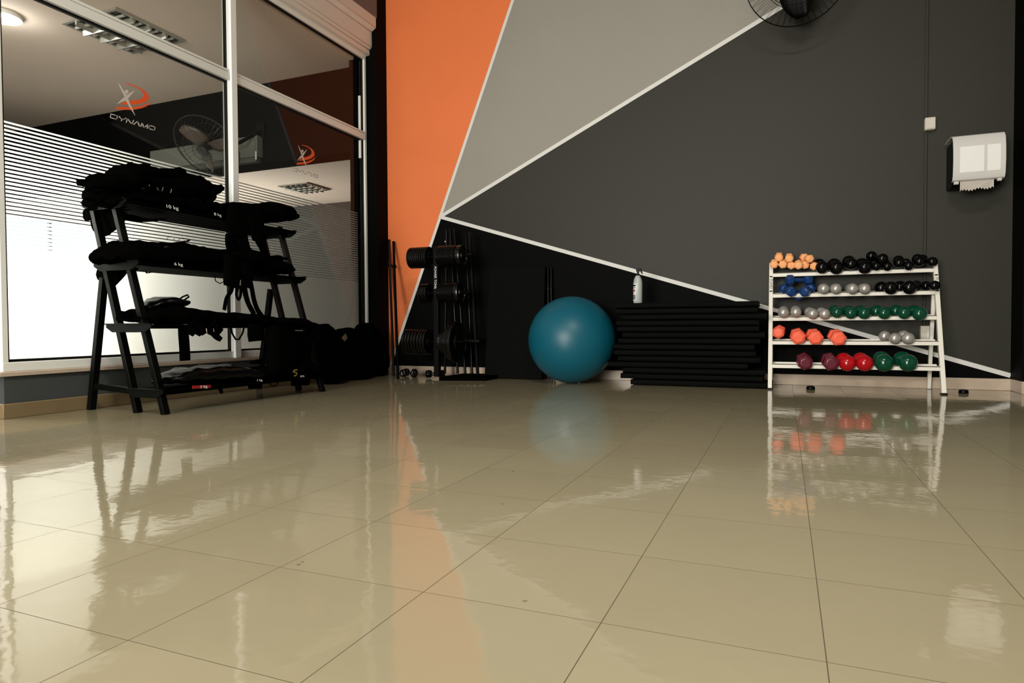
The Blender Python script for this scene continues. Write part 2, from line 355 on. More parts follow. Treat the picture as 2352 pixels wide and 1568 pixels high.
# side: low wall, sill, upper wall, corner pilaster
YE = 1.957   # free end of the glazed wall
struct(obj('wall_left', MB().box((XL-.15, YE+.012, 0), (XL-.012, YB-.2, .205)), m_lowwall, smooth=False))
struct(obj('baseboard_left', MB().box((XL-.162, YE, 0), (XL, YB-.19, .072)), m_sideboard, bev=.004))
struct(obj('trim_1', MB().box((XL-.17, YE-.02, .205), (XL+.012, YB-.2, .228)), m_marble, bev=.005))
YCOL = onX(846, 400, XL).y
struct(obj('trim_2', MB().box((XL-.15, YCOL, .0), (XC, YB, HC)), m_black, smooth=False))
struct(obj('trim_3', MB().box((XL-.115, YCOL-.11, .2), (XL-.04, YCOL+.03, 2.95)), m_black, smooth=False))
# upper wall over the glass, shutter box
zt = onX(838, 128, XL).z
struct(obj('wall_upper_left', MB().box((XL-.15, YE-.3, zt+.33), (XL+.10, YCOL+.012, HC)), m_mauve, smooth=False))
mb = MB(); sec = [(-.10, .0), (.03, .0), (.03, .05), (.055, .07), (.055, .205), (.10, .235), (.10, .33), (-.10, .33)]
mb.prism([V((XL+a, YE-.3, zt+.005+b)) for a, b in sec], (0, YCOL-.0-(YE-.3), 0))
struct(obj('trim_4', mb, m_cornice, bev=.006))
# end pillar to the ceiling at the free end, right pillar
struct(obj('wall_right', MB().box((XR, YF, 0), (XR+.2, YB, HC)), m_room, smooth=False))
struct(obj('trim_5', MB().box((XP, YB-.22, .0), (XP+.5, YB+.02, HC)), m_black, smooth=False))
struct(obj('baseboard_right', MB().box((XP-.004, YB-.235, 0), (XP+.515, YB, .077)), m_marble, bev=.003))
# front wall behind the camera with its window opening
WX0, WX1, WZ0, WZ1 = -3.2, -0.4, .4, 2.6
mb = MB(); mb.box((XL-10, YF-.2, 0), (WX0, YF, HC)).box((WX1, YF-.2, 0), (XR+.2, YF, HC)).box((WX0, YF-.2, 0), (WX1, YF, WZ0)).box((WX0, YF-.2, WZ1), (WX1, YF, HC))
struct(obj('wall_front', mb, m_room, smooth=False))

# ------------------------------------------------------------------ glazed partition (two bays)
GX = XL - .035
z_tr = onX(838, 315, XL).z; ym = onX(540, 500, XL).y
y0w, y1w = YE+.004, onX(843, 300, XL).y
def bay(n, ya, yb, left):
    r = sroot('window_%d' % n, (XL, (ya+yb)/2, .228))
    F0, F1 = XL-.06, XL-.004; zb = .228; zt2 = zt+.01; fw = .028
    mb = MB()
    mb.box((F0, ya, zb), (F1, yb, zb+.045)).box((F0, ya, zt2-.04), (F1, yb, zt2)).box((F0, ya, zb+.045), (F1, ya+fw, zt2-.04)).box((F0, yb-fw, zb+.045), (F1, yb, zt2-.04))
    obj('frame', mb, m_alu, r, bev=.003)
    mb = MB().box((F0, ya+fw, z_tr-.022), (F1+.006, yb-fw, z_tr+.030)); mb.box((F1, ya+fw, z_tr+.034), (F1+.003, yb-fw, z_tr+.050))
    obj('transom', mb, m_alu, r, bev=.003)
    mb = MB()
    for (za, zc) in ((zb+.045, z_tr-.022), (z_tr+.030, zt2-.04)):
        a, b = ya+fw, yb-fw; k = .013
        mb.box((GX-.004, a, za), (GX+.014, b, za+k)).box((GX-.004, a, zc-k), (GX+.014, b, zc)).box((GX-.004, a, za), (GX+.014, a+k, zc)).box((GX-.004, b-k, za), (GX+.014, b, zc))
    obj('gasket', mb, m_gasket, r, smooth=False)
    obj('pane', MB().box((GX-.003, ya+fw+.002, zb+.047), (GX+.003, yb-fw-.002, z_tr-.024)), m_glass, r, smooth=False)
    obj('pane', MB().box((GX-.003, ya+fw+.002, z_tr+.032), (GX+.003, yb-fw-.002, zt2-.042)), m_glass, r, smooth=False)
    f = obj('frosted_film', MB().add([V((GX-.006, ya+fw, zb+.046)), V((GX-.006, yb-fw, zb+.046)), V((GX-.006, yb-fw, FZ1)), V((GX-.006, ya+fw, FZ1))], [(0,1,2,3)]), m_film, r, smooth=False)
    # latch bar at the far jamb
    if n == 2:
        obj('latch_bar', MB().box((XL-.05, yb-fw-.045, z_tr+.05), (XL-.02, yb-fw-.03, z_tr+.36)).box((XL-.05, yb-fw-.045, z_tr-.19), (XL-.02, yb-fw-.03, z_tr-.03)), m_alu, r, bev=.002)
    else:
        obj('latch_bar', MB().box((XL-.004, yb-.012, z_tr+.04), (XL+.002, yb-.006, z_tr+.40)), m_gasket, r, smooth=False)
    return r
w1 = bay(1, y0w, ym-.003, True); w2 = bay(2, ym+.003, y1w, False)
struct(obj('trim_6', MB().box((XL-.045, ym-.026, .228), (XL+.014, ym+.026, zt)), m_mull, bev=.004))
# logo of the studio on the glass
LGX = GX + .006
K = 12.06
def lg(cx, cy, dy=0.0, dz=0.0): p = onX(240+cx/K, 180+cy/K, LGX); return V((LGX, p.y+dy, p.z+dz))
def logo(win, dy, dz):
    def poly(pts): return [lg(a, b, dy, dz) for a, b in pts]
    fig = [(383,120),(445,205),(520,330),(605,462),(700,410),(850,318),(760,430),(650,560),(700,690),(780,860),(850,1035),(790,940),(690,790),(590,610),(480,650),(345,715),(430,625),(535,525),(570,540),(545,470),(450,280)]
    mb = MB().prism(poly(fig), (.0006, 0, 0)); mb.prism(poly([(612+50*math.cos(a*math.pi/8), 368+56*math.sin(a*math.pi/8)) for a in range(16)]), (.0006, 0, 0))
    p = obj('decal', mb, m_wlogo, win, smooth=False); p['label'] = 'grey white star-shaped figure of the logo'
    s1 = [(530,120),(700,150),(880,215),(1050,305),(1170,400),(1225,490),(1235,560),(1190,625),(1080,680),(920,715),(750,724),(640,724),(430,722),(540,650),(595,640),(620,615),(740,612),(880,603),(980,575),(1050,530),(1080,480),(1070,410),(1000,325),(880,250),(720,185),(600,148)]
    s2 = [(340,790),(560,795),(800,790),(950,772),(1100,735),(1200,695),(1290,640),(1250,710),(1160,775),(1040,822),(860,860),(700,872),(480,866),(300,856)]
    p = obj('decal', MB().prism(poly(s1), (.0003, 0, 0)).prism(poly(s2), (.0003, 0, 0)), m_flogo, win, smooth=False); p['label'] = 'orange swooshes of the logo'
    mb = MB(); F = lambda a, b: lg(a, b, dy, dz)
    L_ = [[(175,985),(310,1020),(350,1035),(362,1065),(350,1105),(320,1125),(285,1118),(158,1082),(172,1030)], [(408,1055),(450,1105),(490,1135),(535,1130),(595,1103)], [(487,1135),(472,1172)],
          [(605,1212),(635,1125),(655,1128),(735,1240),(770,1255),(805,1165)], [(815,1270),(905,1195),(925,1200),(965,1312)], [(1010,1325),(1035,1240),(1050,1240),(1085,1345),(1105,1350),(1200,1280),(1183,1378)],
          [(1270,1305),(1370,1335),(1400,1355),(1400,1395),(1370,1430),(1340,1425),(1255,1395),(1235,1370),(1242,1325),(1270,1305)]]
    for st in L_: mb.stroke([(a, b) for a, b in st], 24, F, .0006)
    p = obj('lettering', mb, m_wlogo, win, smooth=False); p['label'] = 'grey white lettering DYNAMO'
logo(w1, 0, 0)
pa = lg(383, 120); pb = onX(684.5, 333, LGX); logo(w2, pb.y-pa.y, pb.z-pa.z+.0)

# ------------------------------------------------------------------ the neighbouring studio behind the glass
ZC2 = 2.80
struct(obj('ceiling', MB().box((XL-10, YF, ZC2), (XL-.064, 11, ZC2+.1)), m_ceil, smooth=False))
YBM = 5.0
struct(obj('wall_beam', MB().box((XL-10, YBM, 2.03), (XL-.066, YBM+.22, ZC2)), m_black, smooth=False))
struct(obj('wall_far', MB().box((XL-10, 10.3, 0), (XL-.1, 10.5, ZC2)), m_dgrey, smooth=False))
struct(obj('wall_partition', MB().box((XL-.092, YB, 0), (XL-.0, 10.4, ZC2)), m_dgrey, smooth=False))
mb = MB(); XW = XL-10
mb.box((XW-.2, YF, 0), (XW, 6.3, ZC2)).box((XW-.2, 9.7, 0), (XW, 10.5, ZC2)).box((XW-.2, 6.3, 0), (XW, 9.7, .4)).box((XW-.2, 6.3, 2.6), (XW, 9.7, ZC2))
struct(obj('wall_outer', mb, m_room, smooth=False))
def plain_window(n, x0, x1, z0, z1, y=None, x=None, sash=3):
    r = sroot('window_%d' % n); mb = MB()
    def bx(a0, a1, c0, c1):
        if x is None: mb.box((a0, y-.06, c0), (a1, y, c1))
        else: mb.box((x-.06, a0, c0), (x, a1, c1))
    t = .05; bx(x0, x1, z0, z0+t); bx(x0, x1, z1-t, z1)
    for k in range(sash+1): a = x0+(x1-x0-t)*k/sash; bx(a, a+t, z0+t, z1-t)
    obj('frame', mb, m_alu, r, smooth=False)
    p = MB().box((x0, y-.034, z0), (x1, y-.028, z1)) if x is None else MB().box((x-.034, x0, z0), (x-.028, x1, z1))
    obj('pane', p, m_glass, r, smooth=False); return r
plain_window(3, WX0, WX1, WZ0, WZ1, y=YF-.05)
plain_window(4, 6.3, 9.7, .4, 2.6, x=XW-.05)
def louvre(px, label):
    cs = [onZ(*q, ZC2) for q in px]; cx = sum(c.x for c in cs)/4; cy = sum(c.y for c in cs)/4; s = .305
    r = thing('ceiling_light', label, 'light', (cx, cy, ZC2-.02)); z = ZC2
    mb = MB(); t = .022
    mb.box((cx-s, cy-s, z-.018), (cx+s, cy-s+t, z)).box((cx-s, cy+s-t, z-.018), (cx+s, cy+s, z)).box((cx-s, cy-s+t, z-.018), (cx-s+t, cy+s-t, z)).box((cx+s-t, cy-s+t, z-.018), (cx+s, cy+s-t, z))
    obj('frame', mb, m_louv, r, smooth=False)
    obj('reflector', MB().box((cx-s+t, cy-s+t, z-.004), (cx+s-t, cy+s-t, z-.001)), m_louvin, r, smooth=False)
    mb = MB(); i = s-t
    for k in range(1, 4): a = cy-i+2*i*k/4; mb.prism([V((cx-i, a-.018, z-.008)), V((cx-i, a+.018, z-.008)), V((cx-i, a+.004, z-.05)), V((cx-i, a-.004, z-.05))], (2*i, 0, 0))
    for k in range(1, 5): a = cx-i+2*i*k/5; mb.prism([V((a-.012, cy-i, z-.006)), V((a+.012, cy-i, z-.006)), V((a+.003, cy-i, z-.048)), V((a-.003, cy-i, z-.048))], (0, 2*i, 0))
    obj('louvre_grid', mb, m_louv, r, smooth=False)
    for k in range(4): a = cy-i+2*i*(k+.5)/4; obj('tube', MB().cyl((cx-i+.01, a, z-.016), (cx+i-.01, a, z-.016), .011), m_tubeoff, r)
louvre([(152,55),(268,13),(415,90),(307,118)], 'square louvred ceiling light seen through the upper left glass')
louvre([(643,427),(708,418),(755,434),(690,441)], 'small distant louvred ceiling light seen below the right logo')
c = onZ(5, 42, ZC2-.03)
r = thing('ceiling_lamp', 'round white glowing ceiling lamp at the top left edge', 'light', (c.x, c.y, ZC2))
obj('rim', MB().lathe([(.125, 0), (.125, -.03), (.108, -.034), (.108, 0)], (c.x, c.y, ZC2)), m_alu, r)
obj('diffuser', MB().lathe([(.107, -.002), (.107, -.03), (.08, -.036), (.002, -.038)], (c.x, c.y, ZC2)), m_lamp, r)
lp = bpy.data.lights.new('lamp_light', 'POINT'); lp.energy = 3; lp.shadow_soft_size = .08; lo = bpy.data.objects.new('lamp_light', lp); COL.objects.link(lo); lo.location = (c.x, c.y, ZC2-.12)
# air conditioner on the beam
r = thing('air_conditioner', 'grey box unit on the dark beam behind the caged fan', 'air conditioner', (-5.4, YBM, 2.04))
obj('casing', MB().box((-6.15, YBM-.08, 2.085), (-4.70, YBM, 2.285)), m_grey_ac, r, bev=.006)
obj('air_flap', MB().box((-6.13, YBM-.075, 2.035), (-4.72, YBM-.01, 2.083)), mat('shadow_band_plastic', (.06,.062,.052), .5), r, bev=.004)  # flap coloured darker to paint the shadow band along the bottom of the unit
obj('end_glint', MB().box((-4.715, YBM-.088, 2.05), (-4.703, YBM-.08, 2.13)), m_label, r, bev=.002)  # white strip painting the light caught on the casing end

def cage_fan(name, label, c, R, axis, up, m_c, m_b, wall_to, tilt_ang, m_h, nsp=48, blades=3, ph=0.3, bw=.30):
    c = V(c); ax = V(axis).normalized(); e1 = V(up).cross(ax).normalized(); e2 = ax.cross(e1)
    r = thing(name, label, 'fan', c)
    P = lambda rr, an, d: c + e1*(rr*math.cos(an)) + e2*(rr*math.sin(an)) + ax*d
    mb = MB()
    for rr, d in ((R, 0), (R*.62, .075), (R*.3, .095), (R, .012), (R*.62, -.075)): mb.tube([P(rr, 2*math.pi*k/40, d) for k in range(40)], .0035 if rr == R else .002, 6, True)
    for k in range(nsp):
        an = 2*math.pi*k/nsp
        mb.tube([P(R*.16, an, .097), P(R*.5, an, .085), P(R*.85, an, .05), P(R, an, 0), P(R*.85, an, -.05), P(R*.5, an, -.085), P(R*.16, an, -.09)], .0011, 4)
    obj('cage', mb, m_c, r)
    obj('badge', MB().lathe([(.001, .105), (R*.13, .103), (R*.17, .095), (R*.17, .085), (.001, .085)], c, ax), m_c, r)
    for b in range(blades):
        a0 = ph+2*math.pi*b/blades; mb = MB(); g = []
        for i in range(9):
            t = i/8; rr = R*(.10+.76*t); wdt = R*bw*math.sin(math.pi*min(1, .22+.70*t))**.7*(1 if t < .9 else .85)
            for j in (-1, -.5, 0, .5, 1):
                off = j*wdt; g.append(P(math.hypot(rr, off), a0+.35*t+math.atan2(off, rr), .03*j*(1-.4*t)))
        fs = [(i*5+j, i*5+j+1, (i+1)*5+j+1, (i+1)*5+j) for i in range(8) for j in range(4)]
        mb.add(g, fs); o = obj('blade', mb, m_b, r, ang=80); so = o.modifiers.new('thick', 'SOLIDIFY'); so.thickness = .003
    obj('hub', MB().lathe([(.001, .045), (R*.10, .04), (R*.13, .0), (R*.13, -.03), (.001, -.03)], c, ax), m_h, r)
    obj('motor', MB().lathe([(.001, -.04), (R*.2, -.045), (R*.22, -.12), (R*.16, -.19), (.001, -.2)], c, ax), m_h, r)
    wt = V(wall_to); mc = c - ax*.16
    obj('mounting_arm', MB().tube([mc, mc*.5+V((wt.x, wt.y, mc.z))*.5, wt], .018, 10).box((wt.x-.05, wt.y-.012, wt.z-.07), (wt.x+.05, wt.y+.012, wt.z+.07)), m_h, r)
    return r
fc = onY(1830, -62, 4.80)
cage_fan('wall_fan', 'black caged wall fan high on the mural wall', fc, .325, (0, -1, -.28), (0, 0, 1), m_steel, m_dispb, (fc.x, YB-.012, fc.z+.06), 0, m_dispb)
fc2 = onY(476, 336, 4.45)
cage_fan('wall_fan', 'caged fan with brown blades seen behind the glass', fc2, .30, (.12, -.72, -.68), (0, 0, 1), mat("dark_wire", (.02,.02,.018), .3, metal=.5), m_fanblade, (fc2.x+.12, YBM-.012, fc2.z+.27), 0, m_dispb, ph=-.15, bw=.22)

# ------------------------------------------------------------------ black storage rack for the vests
YA, YZ = 2.36, 3.57
def legpts(y): # front leg, second leg, rear leg
    return [(V((-2.872, y, 0)), V((-3.222, y, 1.125))), (V((-3.068, y, 0)), V((-3.385, y, 1.122))), (V((-3.425, y, 0)), V((-3.305, y, .70)))]
r = thing('storage_rack', 'black steel A-frame rack piled with weighted vests', 'rack', (-3.14, 2.965, 0))
for y in (YA, YZ):
    for i, (a, b) in enumerate(legpts(y)): obj('leg', MB().bar(a, b, .028, .036, up=(0, 1, 0)), m_steel, r, bev=.002)
SH = [(1.083, -3.432, -3.098), (.764, -3.348, -3.018), (.444, -3.262, -2.932), (.112, -3.11, -2.860)]
for si, (z, xa, xb) in enumerate(SH):
    for y in (YA, YZ):
        s_ = 1 if y == YZ else -1; yy = y + s_*.022
        prof = [(xa, z+.016), (xb, z+.016), (xb, z-.004), (xb-.045, z-.030), (xa+.045, z-.030), (xa, z-.006)]
        obj('shelf_bracket', MB().prism([V((a, yy-.004, b)) for a, b in prof], (0, .008, 0)).box((xa, yy-.012, z+.010), (xb, yy+.012, z+.016)), m_bracket, r, bev=.0015)
    n = 6 if si < 3 else 4
    sw = (xb-xa-.04)/(n-1)/2-.003
    for k in range(n):
        x = xa+.02+(xb-xa-.04)*k/(n-1)
        obj('shelf_slat', MB().box((x-sw, YA-.014, z-.012), (x+sw, YZ+.014, z+.0095)), m_slat, r, bev=.003)
for y in (YA, YZ): obj('brace', MB().bar((-3.41, y+.002, .128), (-3.06, y+.002, .108), .02, .03), m_steel, r)

vroots = []
GV = None
def vest(label, parts, kind='vest'):
    """parts: list of (name, plane x, [(u, v, halfwidth, halfthick)...], opts)"""
    mains = [onX(u, v, parts[0][1]) for u, v, *_ in parts[0][2]]
    loc = sum(mains, V())/len(mains)
    r = thing('weighted_vest', label, 'weighted vest', loc)
    for i, (nm, px, secs, o) in enumerate(parts):
        S_ = []
        for q in secs:
            u, v, hw, ht = q[:4]; S_.append((onY(u, v, o['py']) if 'py' in o else onX(u, v, px), hw, ht))
        W = o.get('W', (1, 0, 0))
        mb = MB().loft(S_, W, n=20, sub=o.get('sub', 7), ex=o.get('ex', 2.6), lump=o.get('lump', 0), lumpn=o.get('ln', 5), nz=o.get('nz', .012), seed=len(vroots)*7+i)
        obj(nm, mb, o.get('m', m_nylon), r, ang=60)
    vroots.append(r); return r
def ring(r, x, pts, rad=.0018, m=None, nm='buckle'):
    obj(nm, MB().tube([onX(u, v, x) for u, v in pts], rad, 5), m or m_wire, r)
def tri(x, u, v, w_, h_, r, m=None, nm='strap_tip'):
    pass
SW = {'nz': .002, 'ex': 4}
# top shelf
v1 = vest('crumpled black weighted vest topmost on the left of the rack', [
    ('vest_panel', -3.27, [(180,415,.02,.003),(198,421,.05,.014),(232,415,.10,.026),(268,408,.13,.024),(298,397,.14,.034),(335,399,.14,.030),(372,402,.13,.022),(400,401,.09,.018),(413,388,.02,.003)], {'lump': .35, 'ln': 6, 'nz': .020}),
    ('shoulder_pad', -3.12, [(205,428,.03,.01),(250,420,.05,.028),(300,412,.06,.03),(345,412,.05,.02)], {'lump': .3, 'nz': .014})])
v2 = vest('black weighted vest second from top with right tips sticking out', [
    ('vest_panel', -3.25, [(205,450,.03,.008),(232,447,.12,.036),(290,440,.16,.050),(350,440,.16,.055),(412,431,.15,.056),(455,440,.13,.050),(487,437,.08,.022),(507,434,.02,.003)], {'lump': .3, 'ln': 6, 'nz': .022}),
    ('strap', -3.10, [(485,440,.02,.004),(492,452,.02,.004),(484,464,.02,.004)], SW)])
ring(v2, -3.09, [(326,432),(340,433),(343,424),(345,433)]); ring(v2, -3.09, [(360,430),(364,437)]); ring(v2, -3.09, [(375,430),(372,439)]); ring(v2, -3.09, [(394,434),(392,443)])
v3 = vest('black weighted vest on the top shelf marked 10 kg in white', [
    ('vest_panel', -3.265, [(207,466,.04,.008),(240,461,.15,.030),(300,462,.17,.038),(380,468,.17,.040),(450,479,.17,.036),(490,486,.14,.02)], {'lump': .15, 'nz': .018}),
    ('side_flap', -3.22, [(250,472,.15,.012),(247,485,.15,.014),(243,497,.13,.012),(252,508,.09,.009),(268,517,.03,.005)], {'nz': .006, 'W': (1, 0, 0), 'py': 2.44}),
    ('side_flap', -3.22, [(208,484,.035,.010),(200,494,.035,.010),(194,502,.018,.005)], {'nz': .004, 'W': (1, 0, .3), 'py': 2.40}),
    ('strap', -3.25, [(290,495,.05,.004),(315,504,.07,.005),(345,507,.07,.005),(368,503,.05,.004)], {'nz': .003})])
text('weight_mark', '10 kg', onX(395, 476, -3.082), (0, 1, -.005), (-.2, 0, 1), .028, m_label, v3, 'white weight marking 10 kg', wide=1.35)
v4 = vest('black weighted vest marked 8 kg draped over the top shelf front', [
    ('vest_panel', -3.25, [(470,480,.10,.012),(500,481,.16,.036),(545,485,.17,.044),(585,490,.17,.044),(612,498,.12,.03)], {'nz': .012, 'lump': .1}),
    ('front_flap', -3.06, [(552,478,.085,.02),(552,500,.10,.022),(550,520,.098,.022),(552,541,.09,.014)], {'W': (0, 1, 0), 'nz': .008}),
    ('front_flap', -3.04, [(582,490,.06,.015),(590,515,.06,.015),(590,535,.052,.012),(581,548,.02,.004)], {'W': (0, 1, 0), 'nz': .008}),
    ('strap', -3.07, [(530,538,.04,.008),(532,562,.045,.01),(540,585,.04,.008)], {'W': (0, 1, 0), 'nz': .003}),
    ('strap', -3.06, [(552,535,.045,.008),(558,560,.04,.006),(568,580,.034,.004),(590,590,.03,.004)], {'W': (.3, 1, 0), 'nz': .003})])
text('weight_mark', '8 kg', onX(500, 493, -3.082), (0, 1, -.005), (-.2, 0, 1), .024, m_label, v4, 'white weight marking 8 kg', wide=1.35)
v5 = vest('puffy black weighted vest at the right end of the top shelf', [
    ('vest_panel', -3.22, [(572,492,.08,.014),(590,490,.14,.048),(614,488,.15,.066),(640,491,.14,.052),(660,497,.10,.022),(678,502,.02,.003)], {'nz': .010, 'lump': .1}),
    ('strap', -3.10, [(592,500,.04,.006),(594,540,.045,.006),(604,568,.035,.005),(612,590,.03,.004),(622,612,.03,.004)], {'W': (0, 1, 0), 'nz': .003})])
# second shelf
v6 = vest('flat black weighted vest with wire rings marked 6 kg', [
    ('vest_panel', -3.18, [(216,596,.02,.005),(238,590,.10,.028),(280,582,.15,.062),(330,584,.16,.060),(400,586,.16,.060),(450,592,.16,.054),(505,600,.15,.050)], {'lump': .12, 'ln': 4, 'nz': .012}),
    ('side_flap', -3.12, [(272,610,.15,.012),(272,624,.15,.014),(274,633,.13,.010),(278,641,.09,.005)], {'nz': .005, 'W': (1, 0, 0), 'py': 2.44}),
    ('side_flap', -3.12, [(240,622,.04,.010),(230,630,.035,.009),(224,636,.02,.005)], {'nz': .004, 'W': (1, 0, .3), 'py': 2.40}),
    ('strap', -3.04, [(335,622,.004,.002),(338,627,.006,.002),(348,625,.004,.002)], SW)])
for q in ([(380,551),(387,544),(403,545),(397,552)], [(409,553),(415,546),(431,548),(426,556)], [(374,573),(380,566),(397,569),(392,576)], [(405,580),(408,569),(428,571),(426,581)]): ring(v6, -3.04, q)
text('weight_mark', '6 kg', onX(410, 607, -2.998), (0, 1, -.005), (-.2, 0, 1), .024, m_label, v6, 'white weight marking 6 kg', wide=1.35)
v7 = vest('black weighted vest hanging over the middle of the second shelf', [
    ('vest_panel', -3.17, [(490,592,.10,.02),(515,592,.16,.050),(550,594,.17,.058),(578,602,.15,.046),(592,612,.1,.02)], {'nz': .010}),
    ('front_flap', -2.97, [(535,585,.06,.02),(536,610,.062,.022),(534,635,.058,.020),(531,658,.055,.012)], {'W': (0, 1, 0), 'nz': .008}),
    ('front_flap', -2.96, [(565,600,.06,.016),(568,620,.055,.014),(566,645,.042,.010),(565,660,.04,.006)], {'W': (0, 1, 0), 'nz': .006}),
    ('strap', -2.97, [(534,655,.014,.002),(531,668,.014,.002),(520,686,.014,.002),(515,712,.014,.002)], {'W': (0, 1, 0), 'nz': .001}),
    ('strap', -2.95, [(560,655,.022,.003),(565,680,.020,.003),(572,700,.018,.003),(584,722,.018,.003)], {'W': (0, 1, 0), 'nz': .001}),
    ('strap', -2.95, [(546,655,.015,.003),(543,676,.010,.003),(548,688,.008,.003),(553,676,.010,.003),(553,655,.012,.003)], {'W': (0, 1, 0), 'nz': .001})])
ring(v7, -2.99, [(493,634),(495,645),(505,651),(516,646)], .003, m_nylon, 'strap')
v8 = vest('crumpled black weighted vest right end of the second shelf', [
    ('vest_panel', -3.15, [(572,614,.08,.02),(590,612,.12,.040),(615,612,.14,.044),(640,616,.12,.034),(657,620,.08,.014),(662,622,.03,.004)], {'nz': .012, 'lump': .2}),
    ('collar', -3.10, [(600,592,.05,.006),(625,590,.07,.009),(645,595,.05,.006),(659,593,.012,.002)], {'nz': .004}),
    ('strap', -2.96, [(572,632,.02,.003),(578,660,.018,.003),(584,690,.018,.003),(592,712,.018,.003),(608,735,.02,.003)], {'W': (0, 1, 0), 'nz': .001})])
# third shelf
v9 = vest('black weighted vest on the third shelf with a strap hanging down', [
    ('vest_panel', -3.10, [(282,733,.05,.010),(300,731,.10,.016),(335,724,.13,.036),(385,724,.15,.050),(430,727,.15,.040),(480,731,.15,.036),(520,734,.12,.028)], {'nz': .010, 'lump': .12}),
    ('collar', -3.06, [(277,717,.02,.008),(290,722,.03,.014),(300,722,.03,.01)], {'nz': .002}),
    ('strap', -2.94, [(421,745,.034,.003),(422,770,.034,.003),(424,800,.034,.003),(425,828,.034,.003)], {'W': (0, 1, 0), 'nz': .001}),
    ('front_flap', -2.93, [(445,738,.04,.012),(452,748,.045,.010),(466,760,.04,.008),(470,767,.02,.004)], {'W': (0, 1, 0), 'nz': .004}),
    ('strap', -2.92, [(428,748,.022,.003),(438,760,.020,.003),(447,767,.016,.003)], {'W': (.3, 1, .5), 'nz': .001}),
    ('strap', -2.92, [(487,762,.018,.003),(497,772,.018,.003),(508,780,.014,.003)], {'W': (.3, 1, .5), 'nz': .001}),
    ('front_flap', -2.93, [(482,745,.045,.010),(490,755,.04,.008),(505,765,.03,.004)], {'W': (.3, 1, 0), 'nz': .004})])
ring(v9, -2.905, [(474,754),(475,763)]); ring(v9, -2.905, [(490,754),(492,762)])
v10 = vest('folded black pad vest with loop lying on the third shelf pile', [
    ('vest_panel', -3.12, [(330,707,.04,.008),(350,697,.09,.018),(375,692,.12,.026),(405,697,.10,.020),(420,694,.05,.010)], {'nz': .008, 'm': m_vinyl}),
    ])
ring(v10, -3.06, [(410,688),(420,681),(431,677),(434,681),(424,688),(412,697)], .005, m_nylon, 'strap_loop')
v11 = vest('black weighted vest with square flap at the middle of the third shelf', [
    ('vest_panel', -3.08, [(500,733,.10,.018),(540,732,.15,.036),(580,736,.15,.036),(616,740,.12,.026)], {'nz': .009}),
    ('front_flap', -2.91, [(588,745,.062,.016),(588,765,.064,.016),(589,783,.060,.010)], {'W': (0, 1, 0), 'nz': .004})])
ring(v11, -2.92, [(530,748),(533,766),(541,779),(549,779),(557,766),(561,750)], .0055, m_nylon, 'strap_loop')
v12 = vest('large black weighted vest draped over the right end of third shelf', [
    ('vest_panel', -3.04, [(600,738,.08,.014),(630,738,.14,.026),(665,741,.15,.030),(697,747,.12,.020),(714,746,.04,.006)], {'nz': .008}),
    ('front_flap', -2.88, [(648,750,.10,.03),(648,785,.12,.045),(650,820,.13,.045),(652,850,.13,.03)], {'W': (0, 1, 0), 'nz': .012}),
    ('front_flap', -2.90, [(692,760,.08,.02),(692,800,.09,.03),(690,850,.09,.03),(690,885,.08,.02)], {'W': (0, 1, 0), 'nz': .008})])
# bottom shelf
v13 = vest('glossy black weighted vest with ribs and a red tag', [
    ('vest_panel', -2.98, [(364,876,.06,.008),(392,868,.11,.022),(430,862,.13,.036),(480,858,.13,.040),(530,856,.13,.040),(570,862,.12,.034)], {'nz': .012, 'lump': .22, 'ln': 6, 'm': m_vinyl}),
    ('strap', -2.85, [(505,878,.014,.002),(506,892,.014,.002),(510,903,.010,.002)], {'W': (0, 1, 0), 'nz': .001})])
a, b = onX(442, 889, -2.846), onX(484, 887, -2.846)
obj('weight_tag', MB().bar(a, b, .003, .016), m_red, v13)['label'] = 'red tag'
text('weight_mark', '7 kg', onX(468, 888, -2.842), (0, 1, .01), (-.1, 0, 1), .020, m_label, v13, 'white weight marking 7 kg', wide=1.4)
v14 = vest('flat black weighted vest beside the glossy one marked 1 kg', [
    ('vest_panel', -2.98, [(560,868,.10,.014),(590,858,.13,.032),(625,856,.13,.034),(655,862,.11,.024)], {'nz': .012, 'lump': .2}),
    ('collar', -3.05, [(580,833,.03,.006),(605,829,.05,.012),(640,828,.05,.014)], {'nz': .006}),
    ('strap', -2.87, [(584,878,.05,.004),(585,888,.05,.004),(585,893,.045,.003)], {'W': (0, 1, 0), 'nz': .001})])
ring(v14, -2.86, [(618,875),(622,884),(630,887),(637,882),(640,872)], .0035, m_nylon, 'strap_loop')
text('weight_mark', '1 kg', onX(596, 873, -2.842), (0, 1, .01), (-.1, 0, 1), .018, m_label, v14, 'white weight marking 1 kg', wide=1.5)
v15 = vest('black weighted vest with yellow emblem at the right bottom', [
    ('vest_panel', -2.96, [(640,856,.10,.012),(665,846,.13,.030),(695,846,.13,.034),(722,858,.10,.018)], {'nz': .008, 'lump': .1}),
    ('front_flap', -2.86, [(690,840,.10,.012),(690,860,.10,.012),(690,874,.09,.006)], {'W': (0, 1, 0), 'nz': .003})])
F = lambda a, b: onX(678+a, 855+b, -2.838)
obj('emblem', MB().stroke([(4,-6),(-2,-5),(-4,-1),(0,0),(4,1),(3,6),(-1,8)], 2.4, F, .0006), m_yellow, v15, smooth=False)['label'] = 'small yellow curled emblem'
text('weight_mark', '10 k', onX(694, 864, -2.838), (0, 1, .01), (-.1, 0, 1), .018, m_label, v15, 'white weight marking 10 k', wide=1.3)

